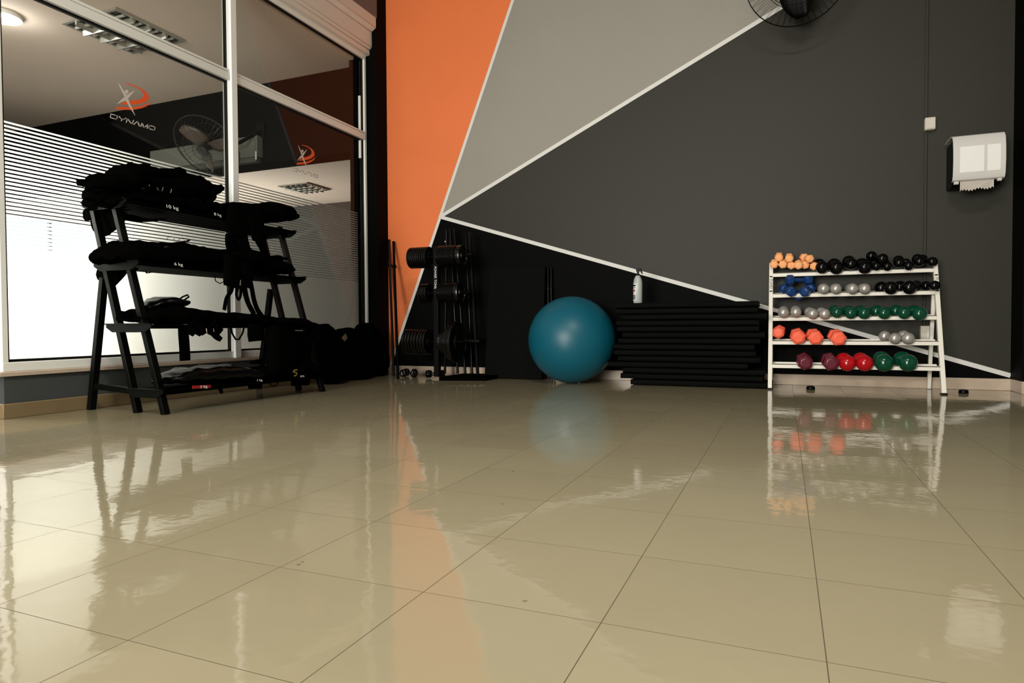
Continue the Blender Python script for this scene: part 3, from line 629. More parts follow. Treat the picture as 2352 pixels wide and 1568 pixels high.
def tab(r, x, a, b, hw=.03):
    P = [onX(*a, x), onX((a[0]+b[0])/2, (a[1]+b[1])/2-1.0, x), onX(*b, x)]
    obj('corner_tab', MB().loft([(P[0], hw, .010), (P[1], hw*.7, .007), (P[2], hw*.25, .002)], (1, 0, 0), sub=4, ex=2.5, nz=.003, seed=int(a[0])), m_nylon, r, ang=60)
for r_, x_, a_, b_ in [(v1,-3.2,(392,396),(414,384)),(v1,-3.2,(204,420),(180,412)),(v1,-3.25,(285,388),(302,372)),(v1,-3.2,(330,385),(345,376)),(v2,-3.2,(485,438),(508,434)),(v2,-3.15,(462,452),(480,462)),
    (v2,-3.2,(212,440),(196,432)),(v3,-3.2,(218,462),(193,455)),(v3,-3.2,(215,478),(192,486)),(v5,-3.15,(655,496),(680,503)),(v5,-3.12,(645,502),(666,508)),(v6,-3.15,(238,590),(213,598)),(v6,-3.08,(400,566),(436,551)),
    (v8,-3.1,(640,598),(662,592)),(v8,-3.1,(640,614),(661,620)),(v9,-3.06,(300,726),(275,716)),(v12,-3.0,(698,744),(718,745)),(v10,-3.08,(405,700),(424,690)),(v13,-2.9,(385,870),(362,878)),(v15,-2.9,(712,850),(732,856))]: tab(r_, x_, a_, b_)

# ------------------------------------------------------------------ bags leaning in the corner
def bag(label, x, secs, m=m_nylon, patch=None, hw=.10):
    P = [onX(u, v, x) for u, v, *_ in secs]; r = thing('sandbag', label, 'bag', V((x, P[-1].y, 0)), 'sandbags leaning in the corner')
    mb = MB().loft([(p, q[2]*hw/.1, q[3]) for p, q in zip(P, secs)], (1, 0, 0), n=24, sub=8, ex=2.8, nz=.012, seed=int(secs[0][0]))
    for i, p in enumerate(mb.v):
        if p.z < .004: mb.v[i] = V((p.x, p.y, .004+abs(p.z)*.02))
    obj('bag_body', mb, m, r, ang=60)
    a, b = P[0], P[len(P)//2]; d = V((hw*1.02, 0, 0))
    obj('handle', MB().tube([a*.7+b*.3+d, a*.5+b*.5+d*1.18, a*.3+b*.7+d], .008, 8), m, r)
    if patch:
        q = [onX(u, v, x+hw*.9) for u, v in patch]; obj('patch', MB().prism(q, (.004, 0, 0)), mat('tan_canvas', (.20, .14, .07), .7), r, smooth=False)['label'] = 'tan patch'
    return r
bag('upright black sandbag right beside the vest rack', -3.20, [(724,757,.10,.09),(732,775,.11,.125),(748,805,.11,.15),(762,840,.11,.16),(772,866,.10,.12)])
bag('black sandbag with tan patch leaning in the corner', -3.27, [(776,772,.08,.10),(785,786,.10,.15),(803,812,.11,.18),(822,840,.11,.17),(832,860,.10,.13)], patch=[(784,776),(793,766),(797,776),(791,784)])
bag('low black sandbag nearest the orange wall corner', -3.33, [(822,764,.06,.10),(832,778,.09,.17),(848,805,.10,.19),(862,832,.10,.16),(870,850,.09,.11)])

# ------------------------------------------------------------------ poles on the orange wall
def rod(label, base, top, rad, name='barbell', group=None):
    base = V(base); top = V(top); r = thing(name, label, 'bar', base, group); d = (top-base).normalized(); Lh = (top-base).length
    obj('shaft', MB().cyl(base+d*.002, top, rad, n=16), m_barst, r)
    obj('collar', MB().cyl(base+d*(Lh*.80), base+d*(Lh*.80+.02), rad*1.7, n=16), m_barst, r)
    obj('end_cap', MB().cyl(top-d*.012, top+d*.003, rad*1.15, n=16).cyl(base, base+d*.012, rad*1.15, n=16), m_barst, r)
    return r
rod('left black bar leaning on the orange wall', onZ(905, 862, 0), onY(893, 551, 5.13), .011, group='bars leaning on the orange wall')
rod('right black bar leaning on the orange wall', onZ(914, 870, 0), onY(904, 556, 5.12), .012, group='bars leaning on the orange wall')

# ------------------------------------------------------------------ weight plate rack
YP = 4.75
px = onY(1008, 600, YP).x
r = thing('weight_plate_rack', 'black steel stand with pegs of weight plates', 'rack', (px, YP, 0))
ux = onY(1003, 640, YP).x
obj('post', MB().bar((ux, YP, .02), (ux, YP, 1.09), .045, .045, up=(0, 1, 0)), m_steel, r, bev=.003)
b0, b1, b2, b3 = onZ(1008, 874, 0), onZ(1108, 866, 0), onZ(1112, 861, 0), onZ(1010, 866, 0)
base = MB(); base.prism([V((b0.x, b0.y, 0)), V((b0.x+.37, b0.y+.10, 0)), V((b0.x+.37, b0.y+.50, 0)), V((b0.x, b0.y+.42, 0))], (0, 0, .03))
obj('base', base, m_slat, r, bev=.003)
hx = onY(1070, 600, 4.9).x
obj('bar_holder', MB().box((ux+.02, 4.84, .30), (ux+.34, 5.02, .325)), m_steel, r, bev=.002)
ROWS = [(590, 944, 1052, .088, 9, 14, .086), (673, 968, 1048, .080, 4, 14, .085), (785, 934, 1040, .105, 8, 6, .135)]
ORD = ['first', 'second', 'third', 'fourth', 'fifth', 'sixth', 'seventh', 'eighth', 'ninth', 'tenth', 'eleventh', 'twelfth', 'thirteenth', 'fourteenth']
for v_, ul, ur, r0, nl, nr, r1 in ROWS:
    zc = onY(1002, v_, YP).z; xa = onY(ul, v_, YP).x; xb = onY(ur+34, v_, YP).x
    obj('peg', MB().cyl((xa-.01, YP, zc), (xb, YP, zc), .013), m_barst, r)
for zz, nm in ((1.05, 'top'),):
    obj('top_knob', MB().sphere(onY(1023, 555, YP), .009), m_chrome, r)
text('brand_mark', 'POWER TONE', V((ux, YP-.024, .835)), (0, 0, -1), (1, 0, 0), .030, m_label, r, 'white vertical lettering', wide=.95)
obj('side_frame', MB().bar(onY(1078, 533, 4.97), onY(1098, 868, 4.97)+V((0, 0, 0)), .02, .02, up=(0, 1, 0)), m_steel, r, bev=.002)

def plate_proto(R, T, nm='weight_plate'):
    me = MB().lathe([(R*.16, -T*.5), (R*.17, -T*.5), (R*.36, -T*.5), (R*.40, -T*.28), (R*.82, -T*.28), (R*.86, -T*.5), (R*.97, -T*.5), (R, -T*.3), (R, T*.3), (R*.97, T*.5), (R*.86, T*.5), (R*.82, T*.28), (R*.40, T*.28), (R*.36, T*.5), (R*.16, T*.5)], (0,0,0), (1,0,0), n=36)
    return me
pcache = {}
def plate(x, z, R, T, label, group):
    key = (round(R, 4), round(T, 4))
    if key not in pcache:
        me = plate_proto(R, T); o = obj('weight_plate', me, m_plate, None, ang=25); pcache[key] = o
    else:
        o = pcache[key].copy(); COL.objects.link(o)
    o.matrix_basis = Matrix.Translation(V((x, YP, z))) @ Matrix.Rotation(random.uniform(0, 6.28), 4, 'X') @ Matrix.Rotation(random.uniform(-.02, .02), 4, 'Z')
    tag(o, label, 'weight plate', group)
names = ['top', 'middle', 'bottom']
for i, (v_, ul, ur, r0, nl, nr, r1) in enumerate(ROWS):
    zc = onY(1002, v_, YP).z
    xa = onY(ul, v_, YP).x; xb = onY(988, v_, YP).x; T = (xb-xa)/nl
    for k in range(nl): plate(xa+T*(k+.5), zc, r0, T*.70, '%s black weight plate from the left on the %s peg left of the post' % (ORD[k], names[i]), 'plates on the %s peg left' % names[i])
    xa = ux+.032; xb = onY(ur, v_, YP).x
    if i < 2:
        T = (xb-xa)/nr
        for k in range(nr): plate(xa+T*(k+.5), zc, r0 if i == 0 else r0*1.0, T*.70, '%s thin black weight plate right of the post on the %s peg' % (ORD[k], names[i]), 'thin plates on the %s peg right' % names[i])
        plate(xb+.022, zc, r1*(1.02 if i else 1), .034, 'thick end weight plate closing the %s peg right of the post' % names[i], None) if False else None
        o = obj('weight_plate', plate_proto(r1*1.0, .04), m_plate, None, ang=25); o.matrix_basis = Matrix.Translation(V((xb+.026, YP, zc))); tag(o, 'thick weight plate at the right end of the %s peg' % names[i], 'weight plate')
    else:
        x = xa
        for k, (R, T, lb) in enumerate([(.085,.026,'small black plate nearest the post on the bottom peg'),(.095,.026,'second black plate from the post on the bottom peg'),(.12,.026,'third black plate from the post on the bottom peg'),(.15,.030,'large black plate fourth from the post on the bottom peg'),(.168,.034,'largest black plate facing out at the bottom peg end')]):
            o = obj('weight_plate', plate_proto(R, T), m_plate, None, ang=25); o.matrix_basis = Matrix.Translation(V((x+T/2, YP, zc))); tag(o, lb, 'weight plate'); x += T+.006
for k, (ub, ut, vt) in enumerate([(1022, 1026, 528), (1050, 1034, 526), (1066, 1043, 525), (1080, 1070, 540)]):
    bz = onZ(ub, 868, .03); bt = onY(ut, vt, 5.0+.02*k)
    bz = V((onY(ub, 866, 4.97).x, 4.97+.012*k, .031))
    rod(['first', 'second', 'third', 'rightmost'][k]+' upright black bar standing in the plate stand', bz, bt, .011, 'barbell', 'bars standing in the plate stand')
# small black dumbbells on the floor beside the stand
def dumbbell_proto(kind, hr, sep, hl, m, mh=None, name='dumbbell'):
    """centre of the front head at the origin, axis along +y"""
    r = bpy.data.objects.new(name, None); COL.objects.link(r); r.empty_display_size = .03
    for y in (0, sep):
        mb = MB()
        if kind == 'round': mb.sphere((0, y, 0), hr, sc=(1, .92, 1))
        elif kind == 'pear': mb.sphere((0, y, 0), hr, sc=(1, 1.0, 1))
        else:
            s = 1 if y else -1
            mb.lathe([(hr*.62, -hl*.5), (hr*.95, -hl*.34), (hr, -hl*.2), (hr, hl*.2), (hr*.95, hl*.34), (hr*.62, hl*.5)], (0, y, 0), (0, 1, 0), n=6)
        obj('head', mb, m, r, ang=(35 if kind != 'hex' else 15), bev=(.003 if kind == 'hex' else 0), seg=3)
    mb = MB().lathe([(.0125, hl*.3), (.0135, sep*.3), (.0155, sep*.5), (.0135, sep*.7), (.0125, sep-hl*.3)], (0, 0, 0), (0, 1, 0), n=16)
    obj('handle', mb, mh or m, r)
    return r
BT = {}
def dumbbell(kind, hr, m, pos, yaw, pitch, roll, label, group, sep=.125):
    key = (kind, round(hr, 3), m.name, round(sep, 3))
    Mx = Matrix.Translation(V(pos)) @ Matrix.Rotation(yaw, 4, 'Z') @ Matrix.Rotation(pitch, 4, 'X') @ Matrix.Rotation(roll, 4, 'Y')
    if key not in BT:
        r = dumbbell_proto(kind, hr, sep, hr*1.5, m); BT[key] = r; r.matrix_basis = Mx; r['label'] = label
        if group: r['group'] = group
    else: r = dup(BT[key], Mx, label); r['group'] = group or ''
    r['category'] = 'dumbbell'
    if not group and 'group' in r: del r['group']
    return r
mk = lambda n, c, rg=.22, sp=.5: mat(n, c, rg, spec=sp)
m_dblk = mk('black_vinyl_weight', (.0006, .0007, .0012), .16, .3); m_dorg = mk('pale_orange_vinyl', (.97, .45, .19), .45, .35); m_dsil = mat('silver_vinyl', (.42, .40, .37), .33, metal=.45, spec=.5, var=.05)
m_dgrn = mk('dark_green_vinyl', (.0, .055, .026), .15); m_dblu = mk('navy_blue_vinyl', (.003, .035, .15), .3); m_dcor = mk('coral_vinyl', (.95, .15, .08), .35, .35); m_dmar = mk('maroon_vinyl', (.115, .012, .026), .3); m_dred = mk('red_vinyl', (.42, .003, .008), .18)
GF = 'small black dumbbells on the floor by the plate stand'
for i, (u, v_, yw) in enumerate([(927, 856, .35), (951, 857, .5), (985, 858, -1.15)]):
    z = .036; p = onY(u, v_, 4.80); dumbbell('hex', .036, m_dblk, (p.x, p.y, .0365), yw, 0, .52, ['leftmost', 'middle', 'rightmost'][i]+' small black dumbbell on the floor by the orange wall', GF, sep=.11)

# ------------------------------------------------------------------ leaning board, rods, ball, mats, bottle
a = onZ(1105, 870, 0); b = onZ(1242, 873, 0); ytop = 5.10
A_ = V((a.x, 4.97, 0)); B_ = V((b.x, 4.97, 0)); ct = onY(1127, 615, ytop); dt = onY(1255, 613, ytop)
mb = MB().prism([A_, B_, V((dt.x, ytop, dt.z)), V((ct.x, ytop, ct.z))], (0, -.03, .006))
for i, p in enumerate(mb.v): mb.v[i] = V((p.x, p.y, max(p.z, .0015)))
tag(obj('floor_mat', mb, m_mat, bev=.004), 'wide black mat standing upright against the wall behind the ball', 'mat')
for k, u in enumerate((1259, 1266)):
    rod(['left', 'right'][k]+' black rod standing behind the teal ball', V((onY(u, 870, 5.05).x, 5.05+.01*k, 0)), V((onY(u, 616, 5.125).x, 5.125, onY(u, 616, 5.125).z)), .010, 'exercise_rod', 'rods behind the ball')
bc = onY(1313, 764, 4.76); BRD = .3285
bc.z = BRD
# exercise ball
r = thing('exercise_ball', 'large teal inflatable exercise ball', 'ball', (bc.x, bc.y, 0))
mb = MB().sphere(bc, BRD, 64, 40); obj('ball_skin', mb, m_ball, r, ang=80)
obj('valve_plug', MB().cyl(bc+V((.05, .02, -BRD-.0)), bc+V((.05, .02, -BRD+.004)), .008), m_label, r)
MT = [(1419.5,1733,692,705),(1420,1729,706.5,719),(1436,1751,719.5,734.5),(1422,1734,735,748.5),(1424,1734,750,763),(1436,1746.5,764,778),(1427,1737,778.5,792),(1415.6,1724,792,806),(1416.5,1727,806,819),(1426,1736,821,835),(1403,1709,834,848),(1437,1749,849,862),(1432,1744,861,873.5),(1455,1765,875,893)]
YM = 4.72
z_top = onY(1576, 693, YM).z; n = len(MT); th = z_top/n; xx = [onY(1455, 886, YM).x]
ords = ['topmost','second from top','third from top','fourth from top','fifth from top','sixth from top','seventh from top','seventh from bottom','sixth from bottom','fifth from bottom','fourth from bottom','third from bottom','second from bottom','bottommost']
for i, (u0, u1, va, vb) in enumerate(MT):
    zt_ = z_top-i*th; zb_ = zt_-th+.0035; vm = (va+vb)/2; dy = random.uniform(-.012, .012)
    x0 = onY(u0, vm, YM+dy).x; x1 = onY(u1, vm, YM+dy).x
    x0 += .008*0
    mb = MB(); secs = []; yb_ = YM+dy; D = .33
    c = V(((x0+x1)/2, yb_+D/2, (zt_+zb_)/2)); mb.loft([(V((x0, c.y, c.z)), D/2*.985, (zt_-zb_)/2*.8), (V((x0+.012, c.y, c.z)), D/2, (zt_-zb_)/2), (V((x0*.5+x1*.5, c.y, c.z)), D/2, (zt_-zb_)/2), (V((x1-.012, c.y, c.z)), D/2, (zt_-zb_)/2), (V((x1, c.y, c.z)), D/2*.985, (zt_-zb_)/2*.8)], (0, 1, 0), n=28, sub=4, ex=9, nz=.0018, seed=i)
    for j, p in enumerate(mb.v): mb.v[j] = V((p.x, p.y, min(max(p.z, zb_-.001), zt_)))
    tag(obj('exercise_mat', mb, m_mat, ang=50), 'black exercise mat, %s in the stack under the spray bottle' % ords[i], 'mat', 'stacked black exercise mats')
# spray bottle
yb = YM+.10; p = onY(1465, 691, yb); sc = (onY(1465, 645, yb).z-z_top)/.135*1.0; sx = sc
r = thing('spray_bottle', 'translucent spray bottle with black trigger on the mat stack', 'bottle', (p.x, yb, z_top))
R_ = (onY(1475.5, 660, yb)-onY(1455, 660, yb)).length/2
hb = onY(1465, 633, yb).z-z_top
obj('bottle_body', MB().lathe([(R_*.9, 0), (R_, .006), (R_*1.0, hb*.72), (R_*.86, hb*.86), (R_*.5, hb*.985), (R_*.42, hb)], (p.x, yb, z_top+.0005), n=32), m_bottle, r)
obj('nozzle_stem', MB().cyl((p.x, yb, z_top+hb-.005), (p.x, yb, z_top+hb+.035), R_*.12), m_bottle, r)
obj('cap', MB().cyl((p.x-R_*.0, yb, z_top+hb-.001), (p.x, yb, z_top+hb+.012), R_*.42), m_dispb, r)
def bp_(u, v): q = onY(u, v, yb); return V((q.x, yb-.011, q.z))
obj('trigger_head', MB().prism([bp_(1461,619.5),(bp_(1464,616.5)),bp_(1472,616),bp_(1473.5,620),bp_(1476,629),bp_(1474.5,629),bp_(1469.5,621),bp_(1467.5,625),bp_(1467.5,632),bp_(1463,632),bp_(1463.5,626)], (0, .022, 0)), m_dispb, r, bev=.001)
lab = MB(); aa0, aa1 = math.radians(186), math.radians(262)
for k in range(8):
    t0 = aa0+(aa1-aa0)*k/8; t1 = aa0+(aa1-aa0)*(k+1)/8; rr = R_*1.012; z0_, z1_ = z_top+hb*.09, z_top+hb*.71
    f = lambda t, z: V((p.x+rr*math.cos(t), yb+rr*math.sin(t), z))
    lab.add([f(t0, z0_), f(t1, z0_), f(t1, z1_), f(t0, z1_)], [(0,1,2,3)], 0)
    def band(za, zb2, mi, e): 
        g = lambda t, z: V((p.x+rr*(1+e)*math.cos(t), yb+rr*(1+e)*math.sin(t), z_top+hb*z)); lab.add([g(t0, za), g(t1, za), g(t1, zb2), g(t0, zb2)], [(0,1,2,3)], mi)
    if k < 7: band(.61, .665, 1, .01); band(.55, .57, 1, .01); band(.13, .30, 2, .01)
    if 3 <= k <= 5: band(.42, .49, 3, .01)
so = obj('paper_label', lab, [m_label, m_dispb, mat('grey_label_print', (.18,.18,.19), .6), m_red], r)

# ------------------------------------------------------------------ white dumbbell rack
def yf(z): return 4.725 + .36*z
XRL, XRR = -.090, .905
r = thing('dumbbell_rack', 'white steel five-tier rack of coloured dumbbells', 'rack', (.41, 4.9, 0))
up_ = V((0, .36, 1)).normalized()
zt_l = .868; zt_r = .835
for x, zz in ((XRL, zt_l), (XRR, zt_r)):
    obj('upright', MB().bar((x, yf(.006), .006), (x, yf(zz), zz), .026, .034, up=(0, 1, 0)), m_rackw, r, bev=.002)
    obj('rubber_foot', MB().bar((x, yf(0)-.0, 0.0), (x, yf(0)+.0, .008), .036, .04, up=(0, 1, 0)), m_dispb, r)
    xx_ = x + (-.014 if x > 0 else .002)
    obj('rear_leg', MB().bar((xx_, 5.10, .004), (xx_, yf(.62)+.030, .64), .022, .026, up=(0, 1, 0)), m_rackw, r, bev=.002)
SHZ = []
for k, (vm) in enumerate((625.5, 675, 730.5, 787, 843)):
    z = None; zg = .4
    for _ in range(6): q = onY(1960, vm, yf(zg)-.018); zg = q.z
    SHZ.append(zg)
for z in SHZ:
    y = yf(z)
    obj('shelf_rail', MB().box((XRL+.013, y-.022, z-.014), (XRR-.013, y-.012, z+.014)).box((XRL+.013, y-.022, z+.008), (XRR-.013, y+.012, z+.014)), m_rackw, r, bev=.0012)
    obj('shelf_rail', MB().box((XRL+.013, y+.083, z-.006), (XRR-.013, y+.093, z+.022)).box((XRL+.013, y+.070, z-.006), (XRR-.013, y+.093, z-.002)), m_rackw, r, bev=.0012)
    obj('side_plate', MB().box((XRL-.002, y-.015, z-.015), (XRL+.0135, y+.095, z+.013)), m_rackw, r, bev=.0015)
    obj('side_plate', MB().box((XRR-.0135, y-.015, z-.015), (XRR+.002, y+.095, z+.013)), m_rackw, r, bev=.0015)
for x, zz in ((XRL, .722), (XRR, .700)):
    o3 = V((x, yf(zz)-.0185, zz)); o = obj('brand_plate', MB().bar(o3-up_*.055, o3+up_*.055, .020, .002, up=(0, 1, 0)), m_rackw, r)
    for s_ in (-1, 1): obj('brand_bar', MB().bar(o3+up_*(.055*s_-.004)+V((0, -.0015, 0)), o3+up_*(.055*s_+.004)+V((0, -.0015, 0)), .018, .002, up=(0, 1, 0)), m_dispb, r)
    text('brand_mark', 'FUMEI', o3+V((0, -.0022, 0)), -up_, (1, 0, 0), .027, m_grprint, r, 'vertical dark lettering on the upright', wide=1.05)

def place(kind, u, v, rpx, m, shelf, label, yaw=0, pitch=None, roll=0, dy=-.052, sep=None, z=None):
    zg = SHZ[shelf]; y = yf(zg)+dy
    p = onY(u, v, y); depth = (p-C0).dot(CF); hr = rpx*depth/FPX
    hr = round(hr*1000/1.5)*1.5/1000
    if sep is None: sep = .125 if hr > .034 else .115
    return dumbbell(kind, hr, m, p, yaw, (.10 if shelf != 1 else .04) if pitch is None else pitch, roll, label, None, sep)
sh = ['top', 'second', 'third', 'fourth', 'bottom']
# pale orange, top shelf
for i, (u, v_, yw, lb, dy, ro) in enumerate([
    (1778,607,0,'pale orange dumbbell at the far left of the top shelf',-.02,.5), (1798,607,0,'pale orange dumbbell second from left on the top shelf',-.02,.4),
    (1789,591.5,0,'pale orange dumbbell stacked atop the two leftmost ones',-.02,.55), (1813,593.5,0,'pale orange dumbbell stacked second from left in the upper row',-.02,.5),
    (1817,609,.2,'pale orange dumbbell below the second stacked one, turned slightly',.0,0), (1834,609,.0,'pale orange dumbbell in the middle of the lower orange row',-.03,.1),
    (1849,608,.15,'pale orange dumbbell fifth in the lower orange row',.012,.3), (1859,594,.35,'pale orange dumbbell stacked highest toward the black ones',-.02,.45),
    (1870.5,611,-.25,'pale orange dumbbell touching the first black dumbbell',.0,.1)]):
    place('hex', u, v_, 10.0, m_dorg, 0, lb, yaw=yw, roll=ro, dy=dy, sep=.095, pitch=.20)
# black, top shelf
for u, v_, rp, yw, lb, dy in [(1888,614,14,.10,'glossy black dumbbell next to the orange ones on the top shelf',-.052),(1921,614.5,15,.06,'second black dumbbell from the orange ones on the top shelf',-.052),
    (1955,606.5,14,.05,'third black dumbbell from the orange ones, sitting a little higher',-.03),(1986,613.5,15,.05,'fourth black dumbbell from the orange ones on the top shelf',-.052),
    (2013,611,10.5,0,'small black dumbbell under the left of the stacked black one',-.045),(2038,611.5,10.5,0,'small black dumbbell under the right of the stacked black one',-.045),
    (2027,594,12,.45,'black dumbbell stacked on top of two small black ones',-.045),(2065,604,11.5,-.10,'black dumbbell right of the stacked pair, set a little high',-.03),
    (2087,610,10.5,.0,'small black dumbbell third from right on the top shelf',-.045),(2112,600.5,11.5,-.05,'black dumbbell second from right on the top shelf',-.035),
    (2141.5,601,11,.35,'black dumbbell at the right end of the top shelf',-.035)]:
    place('round', u, v_, rp, m_dblk, 0, lb, yaw=yw, dy=dy, pitch=.24)
# second shelf
for u, v_, rp, yw, lb, dy, pi_, ro in [(1816.5,669,12.3,.35,'navy blue dumbbell at the front left on the second shelf',-.052,.2,.1),(1849.5,669,12.8,-.30,'navy blue dumbbell at the front right on the second shelf',-.052,.2,.52),
    (1814,643,12.5,-1.25,'navy blue dumbbell lying crosswise on top of the others',.02,.0,.2)]:
    place('hex', u, v_, rp, m_dblu, 1, lb, yaw=yw, dy=dy, pitch=pi_, roll=ro, sep=.125)
place('hex', 1834, 679, 11.5, m_dblu, 1, 'navy blue dumbbell hanging lowest behind the second rail', yaw=.0, dy=.035, pitch=.1, sep=.10)
for i, u in enumerate((1892, 1920, 1958, 1986)):
    place('round', u, 663, 12.3, m_dsil, 1, ['first', 'second', 'third', 'fourth'][i]+' silver dumbbell from the left on the second shelf')
for u, v_, rp, yw, lb, dy in [(2046,660.5,15.5,.32,'black dumbbell right of the silver ones on the second shelf',-.052),(2089,659.5,16,.30,'largest black dumbbell on the second shelf',-.052),(2104,656,13,.05,'black dumbbell half hidden behind the largest one',.01),(2147,655.5,11.5,.25,'small black dumbbell overlapping the right upright',-.052)]:
    place('round', u, v_, rp, m_dblk, 1, lb, yaw=yw, dy=dy)
# third shelf
for i, (u, v_) in enumerate(((1799.5,718),(1828,717),(1866.5,720.5),(1894,721))):
    place('round', u, v_, 12.2, m_dsil, 2, ['first', 'second', 'third', 'fourth'][i]+' silver dumbbell from the left on the third shelf', yaw=[0, 0, .12, .12][i])
for i, (u, v_, rp, yw) in enumerate(((1922.5,717,13,.05),(1954,718.5,13.5,.05),(1985,718.5,14,.1),(2031,718.5,14.6,.25),(2077,718,14.5,.25),(2112,720,15.5,.1))):
    place('round', u, v_, rp, m_dgrn, 2, ['first', 'second', 'third', 'fourth', 'fifth', 'rightmost'][i]+' green dumbbell from the left on the third shelf' if i < 5 else 'rightmost green dumbbell on the third shelf', yaw=yw)
# fourth shelf
for i, (u, v_, rp, ro, yw, dy) in enumerate(((1788,763.5,14.4,.0,-.05,-.02),(1833,774,17.3,.25,.03,-.052),(1872.5,775,17.6,.45,.08,-.052),(1925,776.5,18,.42,.08,-.052))):
    place('hex', u, v_, rp, m_dcor, 3, ['first', 'second', 'third', 'fourth'][i]+' coral hexagonal dumbbell from the left on the fourth shelf', roll=ro, yaw=yw, dy=dy)
place('round', 2055.5, 777, 13.2, m_dsil, 3, 'left of the two silver dumbbells on the fourth shelf', yaw=.35)
place('round', 2085.5, 777, 13.4, m_dsil, 3, 'right of the two silver dumbbells on the fourth shelf', yaw=.05)
# bottom shelf
for i, (u, v_, rp, ro) in enumerate(((1849,832,17.5,.1),(1908,833,18.3,.3))):
    place('hex', u, v_, rp, m_dmar, 4, ['left', 'right'][i]+' maroon dumbbell on the bottom shelf', roll=ro, yaw=.05)
for i, u in enumerate((1946, 1986)): place('round', u, 834, 18.4, m_dred, 4, ['left', 'right'][i]+' red dumbbell on the bottom shelf', yaw=.1)
for i, u in enumerate((2030.5, 2085.5)): place('round', u, 833, 20, m_dgrn, 4, ['left', 'right'][i]+' green dumbbell on the bottom shelf', yaw=[0, .12][i])

# ------------------------------------------------------------------ wall fittings
xq = onY(2129, 283, YB-.01).x
r = thing('wire_conduit', 'thin painted conduit running down the grey wall', 'conduit', (xq, YB, .40))
obj('conduit', MB().box((xq-.014, YB-.010, .42), (xq+.006, YB-.0017, HC)), m_dgrey, r, bev=.004)
p = onY(2135, 284, YB-.03)
r = thing('switch_box', 'small white box on the wall conduit above the towel dispenser', 'switch', (p.x, YB, p.z))
obj('casing', MB().box((p.x-.028, YB-.045, p.z-.042), (p.x+.034, YB-.002, p.z+.040)), m_box, r, bev=.006)
obj('cover', MB().box((p.x-.020, YB-.049, p.z-.036), (p.x+.030, YB-.045, p.z+.034)), m_box, r, bev=.002)
p = onY(2128, 768, YB-.03)
r = thing('outlet_box', 'cream outlet box low on the wall behind the dumbbell rack', 'outlet', (p.x, YB, p.z))
obj('casing', MB().box((p.x-.036, YB-.045, p.z-.055), (p.x+.032, YB-.002, p.z+.058)), m_box, r, bev=.005)
obj('socket', MB().box((p.x+.0, YB-.049, p.z-.03), (p.x+.028, YB-.045, p.z+.025)), m_label, r, bev=.002)
# paper towel dispenser
yd = 4.90; q0 = onY(2192, 306, yd); q1 = onY(2310, 300, yd); q2 = onY(2193, 414, yd); q3 = onY(2308, 404, yd)
X0, X1 = (q0.x+q2.x)/2, (q1.x+q3.x)/2; Z1 = (q0.z+q1.z)/2+.005; Z0 = (q2.z+q3.z)/2-.003
r = thing('towel_dispenser', 'white paper towel dispenser with black side on the wall', 'dispenser', ((X0+X1)/2, YB, Z0))
prof = [(YB-.002, Z0+.01), (yd+.03, Z0+.0), (yd+.005, Z0+.03), (yd, (Z0+Z1)/2), (yd+.010, Z1-.06), (yd+.03, Z1-.022), (yd+.06, Z1-.004), (YB-.002, Z1-.0)]
obj('back_housing', MB().prism([V((X0+.004, y+.004, z-.003)) for y, z in [(YB-.006, Z0-.02), (yd+.10, Z0-.025), (yd+.062, Z0-.0), (yd+.045, Z0+.05), (yd+.026, Z1-.07), (yd+.05, Z1-.03), (yd+.075, Z1-.02), (YB-.006, Z1-.03)]], (X1-X0-.008, 0, 0)), m_dispb, r, bev=.004)
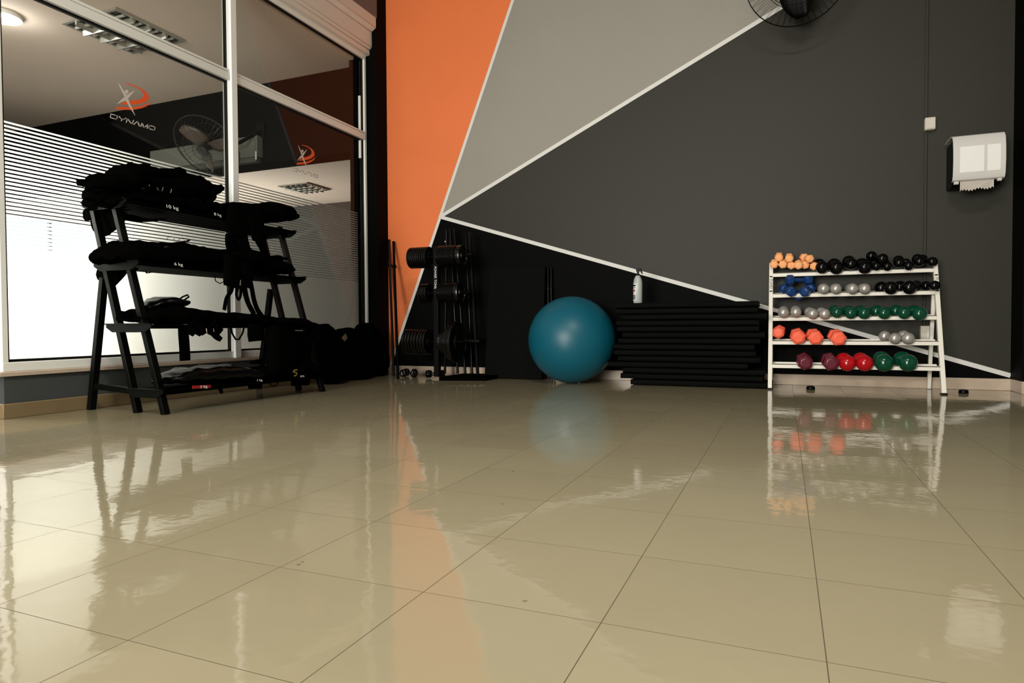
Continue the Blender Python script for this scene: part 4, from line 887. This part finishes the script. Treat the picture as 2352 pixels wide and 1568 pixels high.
cov = MB(); pts = [(yd+.045, Z0-.004), (yd+.022, Z0+.004), (yd+.008, Z0+.03), (yd, (Z0*.6+Z1*.4)), (yd+.004, Z1-.09), (yd+.014, Z1-.04), (yd+.034, Z1-.012), (yd+.07, Z1), (yd+.16, Z1+.002), (YB-.01, Z1-.004)]
inner = [(y+.008, z-.008 if z > (Z0+Z1)/2 else z+.002) for y, z in pts][::-1]
cov.prism([V((X0-.006, y, z)) for y, z in pts+inner], (X1-X0+.012, 0, 0)); obj('front_cover', cov, m_disp, r, bev=.005, seg=3)
wn_ = MB(); wz0, wz1 = Z0+.045, Z1-.085
for xa, xb in ((X0+.03, X0+(X1-X0)*.60), (X0+(X1-X0)*.66, X1-.02)): wn_.prism([V((xa, yd+.004, wz0)), V((xa, yd-.001, wz0+.06)), V((xa, yd-.002, (wz0+wz1)/2)), V((xa, yd+.003, wz1)), V((xa, yd+.012, wz1)), V((xa, yd+.012, wz0))], (xb-xa, 0, 0))
obj('window_reflection', wn_, m_disprefl, r, bev=.002)  # brighter panes paint the window reflected in the cover
obj('hinge', MB().cyl((X0+.005, yd+.04, Z0-.010), (X0+.030, yd+.04, Z0-.010), .010).cyl((X1-.030, yd+.04, Z0-.006), (X1-.008, yd+.04, Z0-.006), .010), m_disp, r)
ta, tb = onY(2205, 420, yd+.04), onY(2283, 414, yd+.04); zb0 = onY(2245, 437, yd+.04).z; pts = [V((ta.x, yd+.04, Z0+.01)), V((tb.x, yd+.04, Z0+.01))]; n = 22
for k in range(n+1): t = 1-k/n; pts.append(V((ta.x+(tb.x-ta.x)*t, yd+.04+.004*math.sin(t*9), zb0+(.010 if k % 2 else -.001)+.004*math.sin(t*14)+.008*t)))
tw = obj('paper_towel', MB().prism(pts, (0, .0008, 0)), m_paper, r, smooth=False)
# small black rubber stops on the floor
for (u, v_, lb) in ((1862, 894, 'small black rubber stop on the floor under the dumbbell rack'), (2213, 903, 'small black rubber stop on the floor right of the rack')):
    q = onZ(u, v_, 0); r = thing('rubber_stop', lb, 'stop', (q.x, q.y, 0), None)
    obj('puck', MB().lathe([(.026, 0), (.028, .004), (.025, .020), (.012, .024), (.001, .024)], (q.x, q.y, .0005), n=24), m_dispb, r)
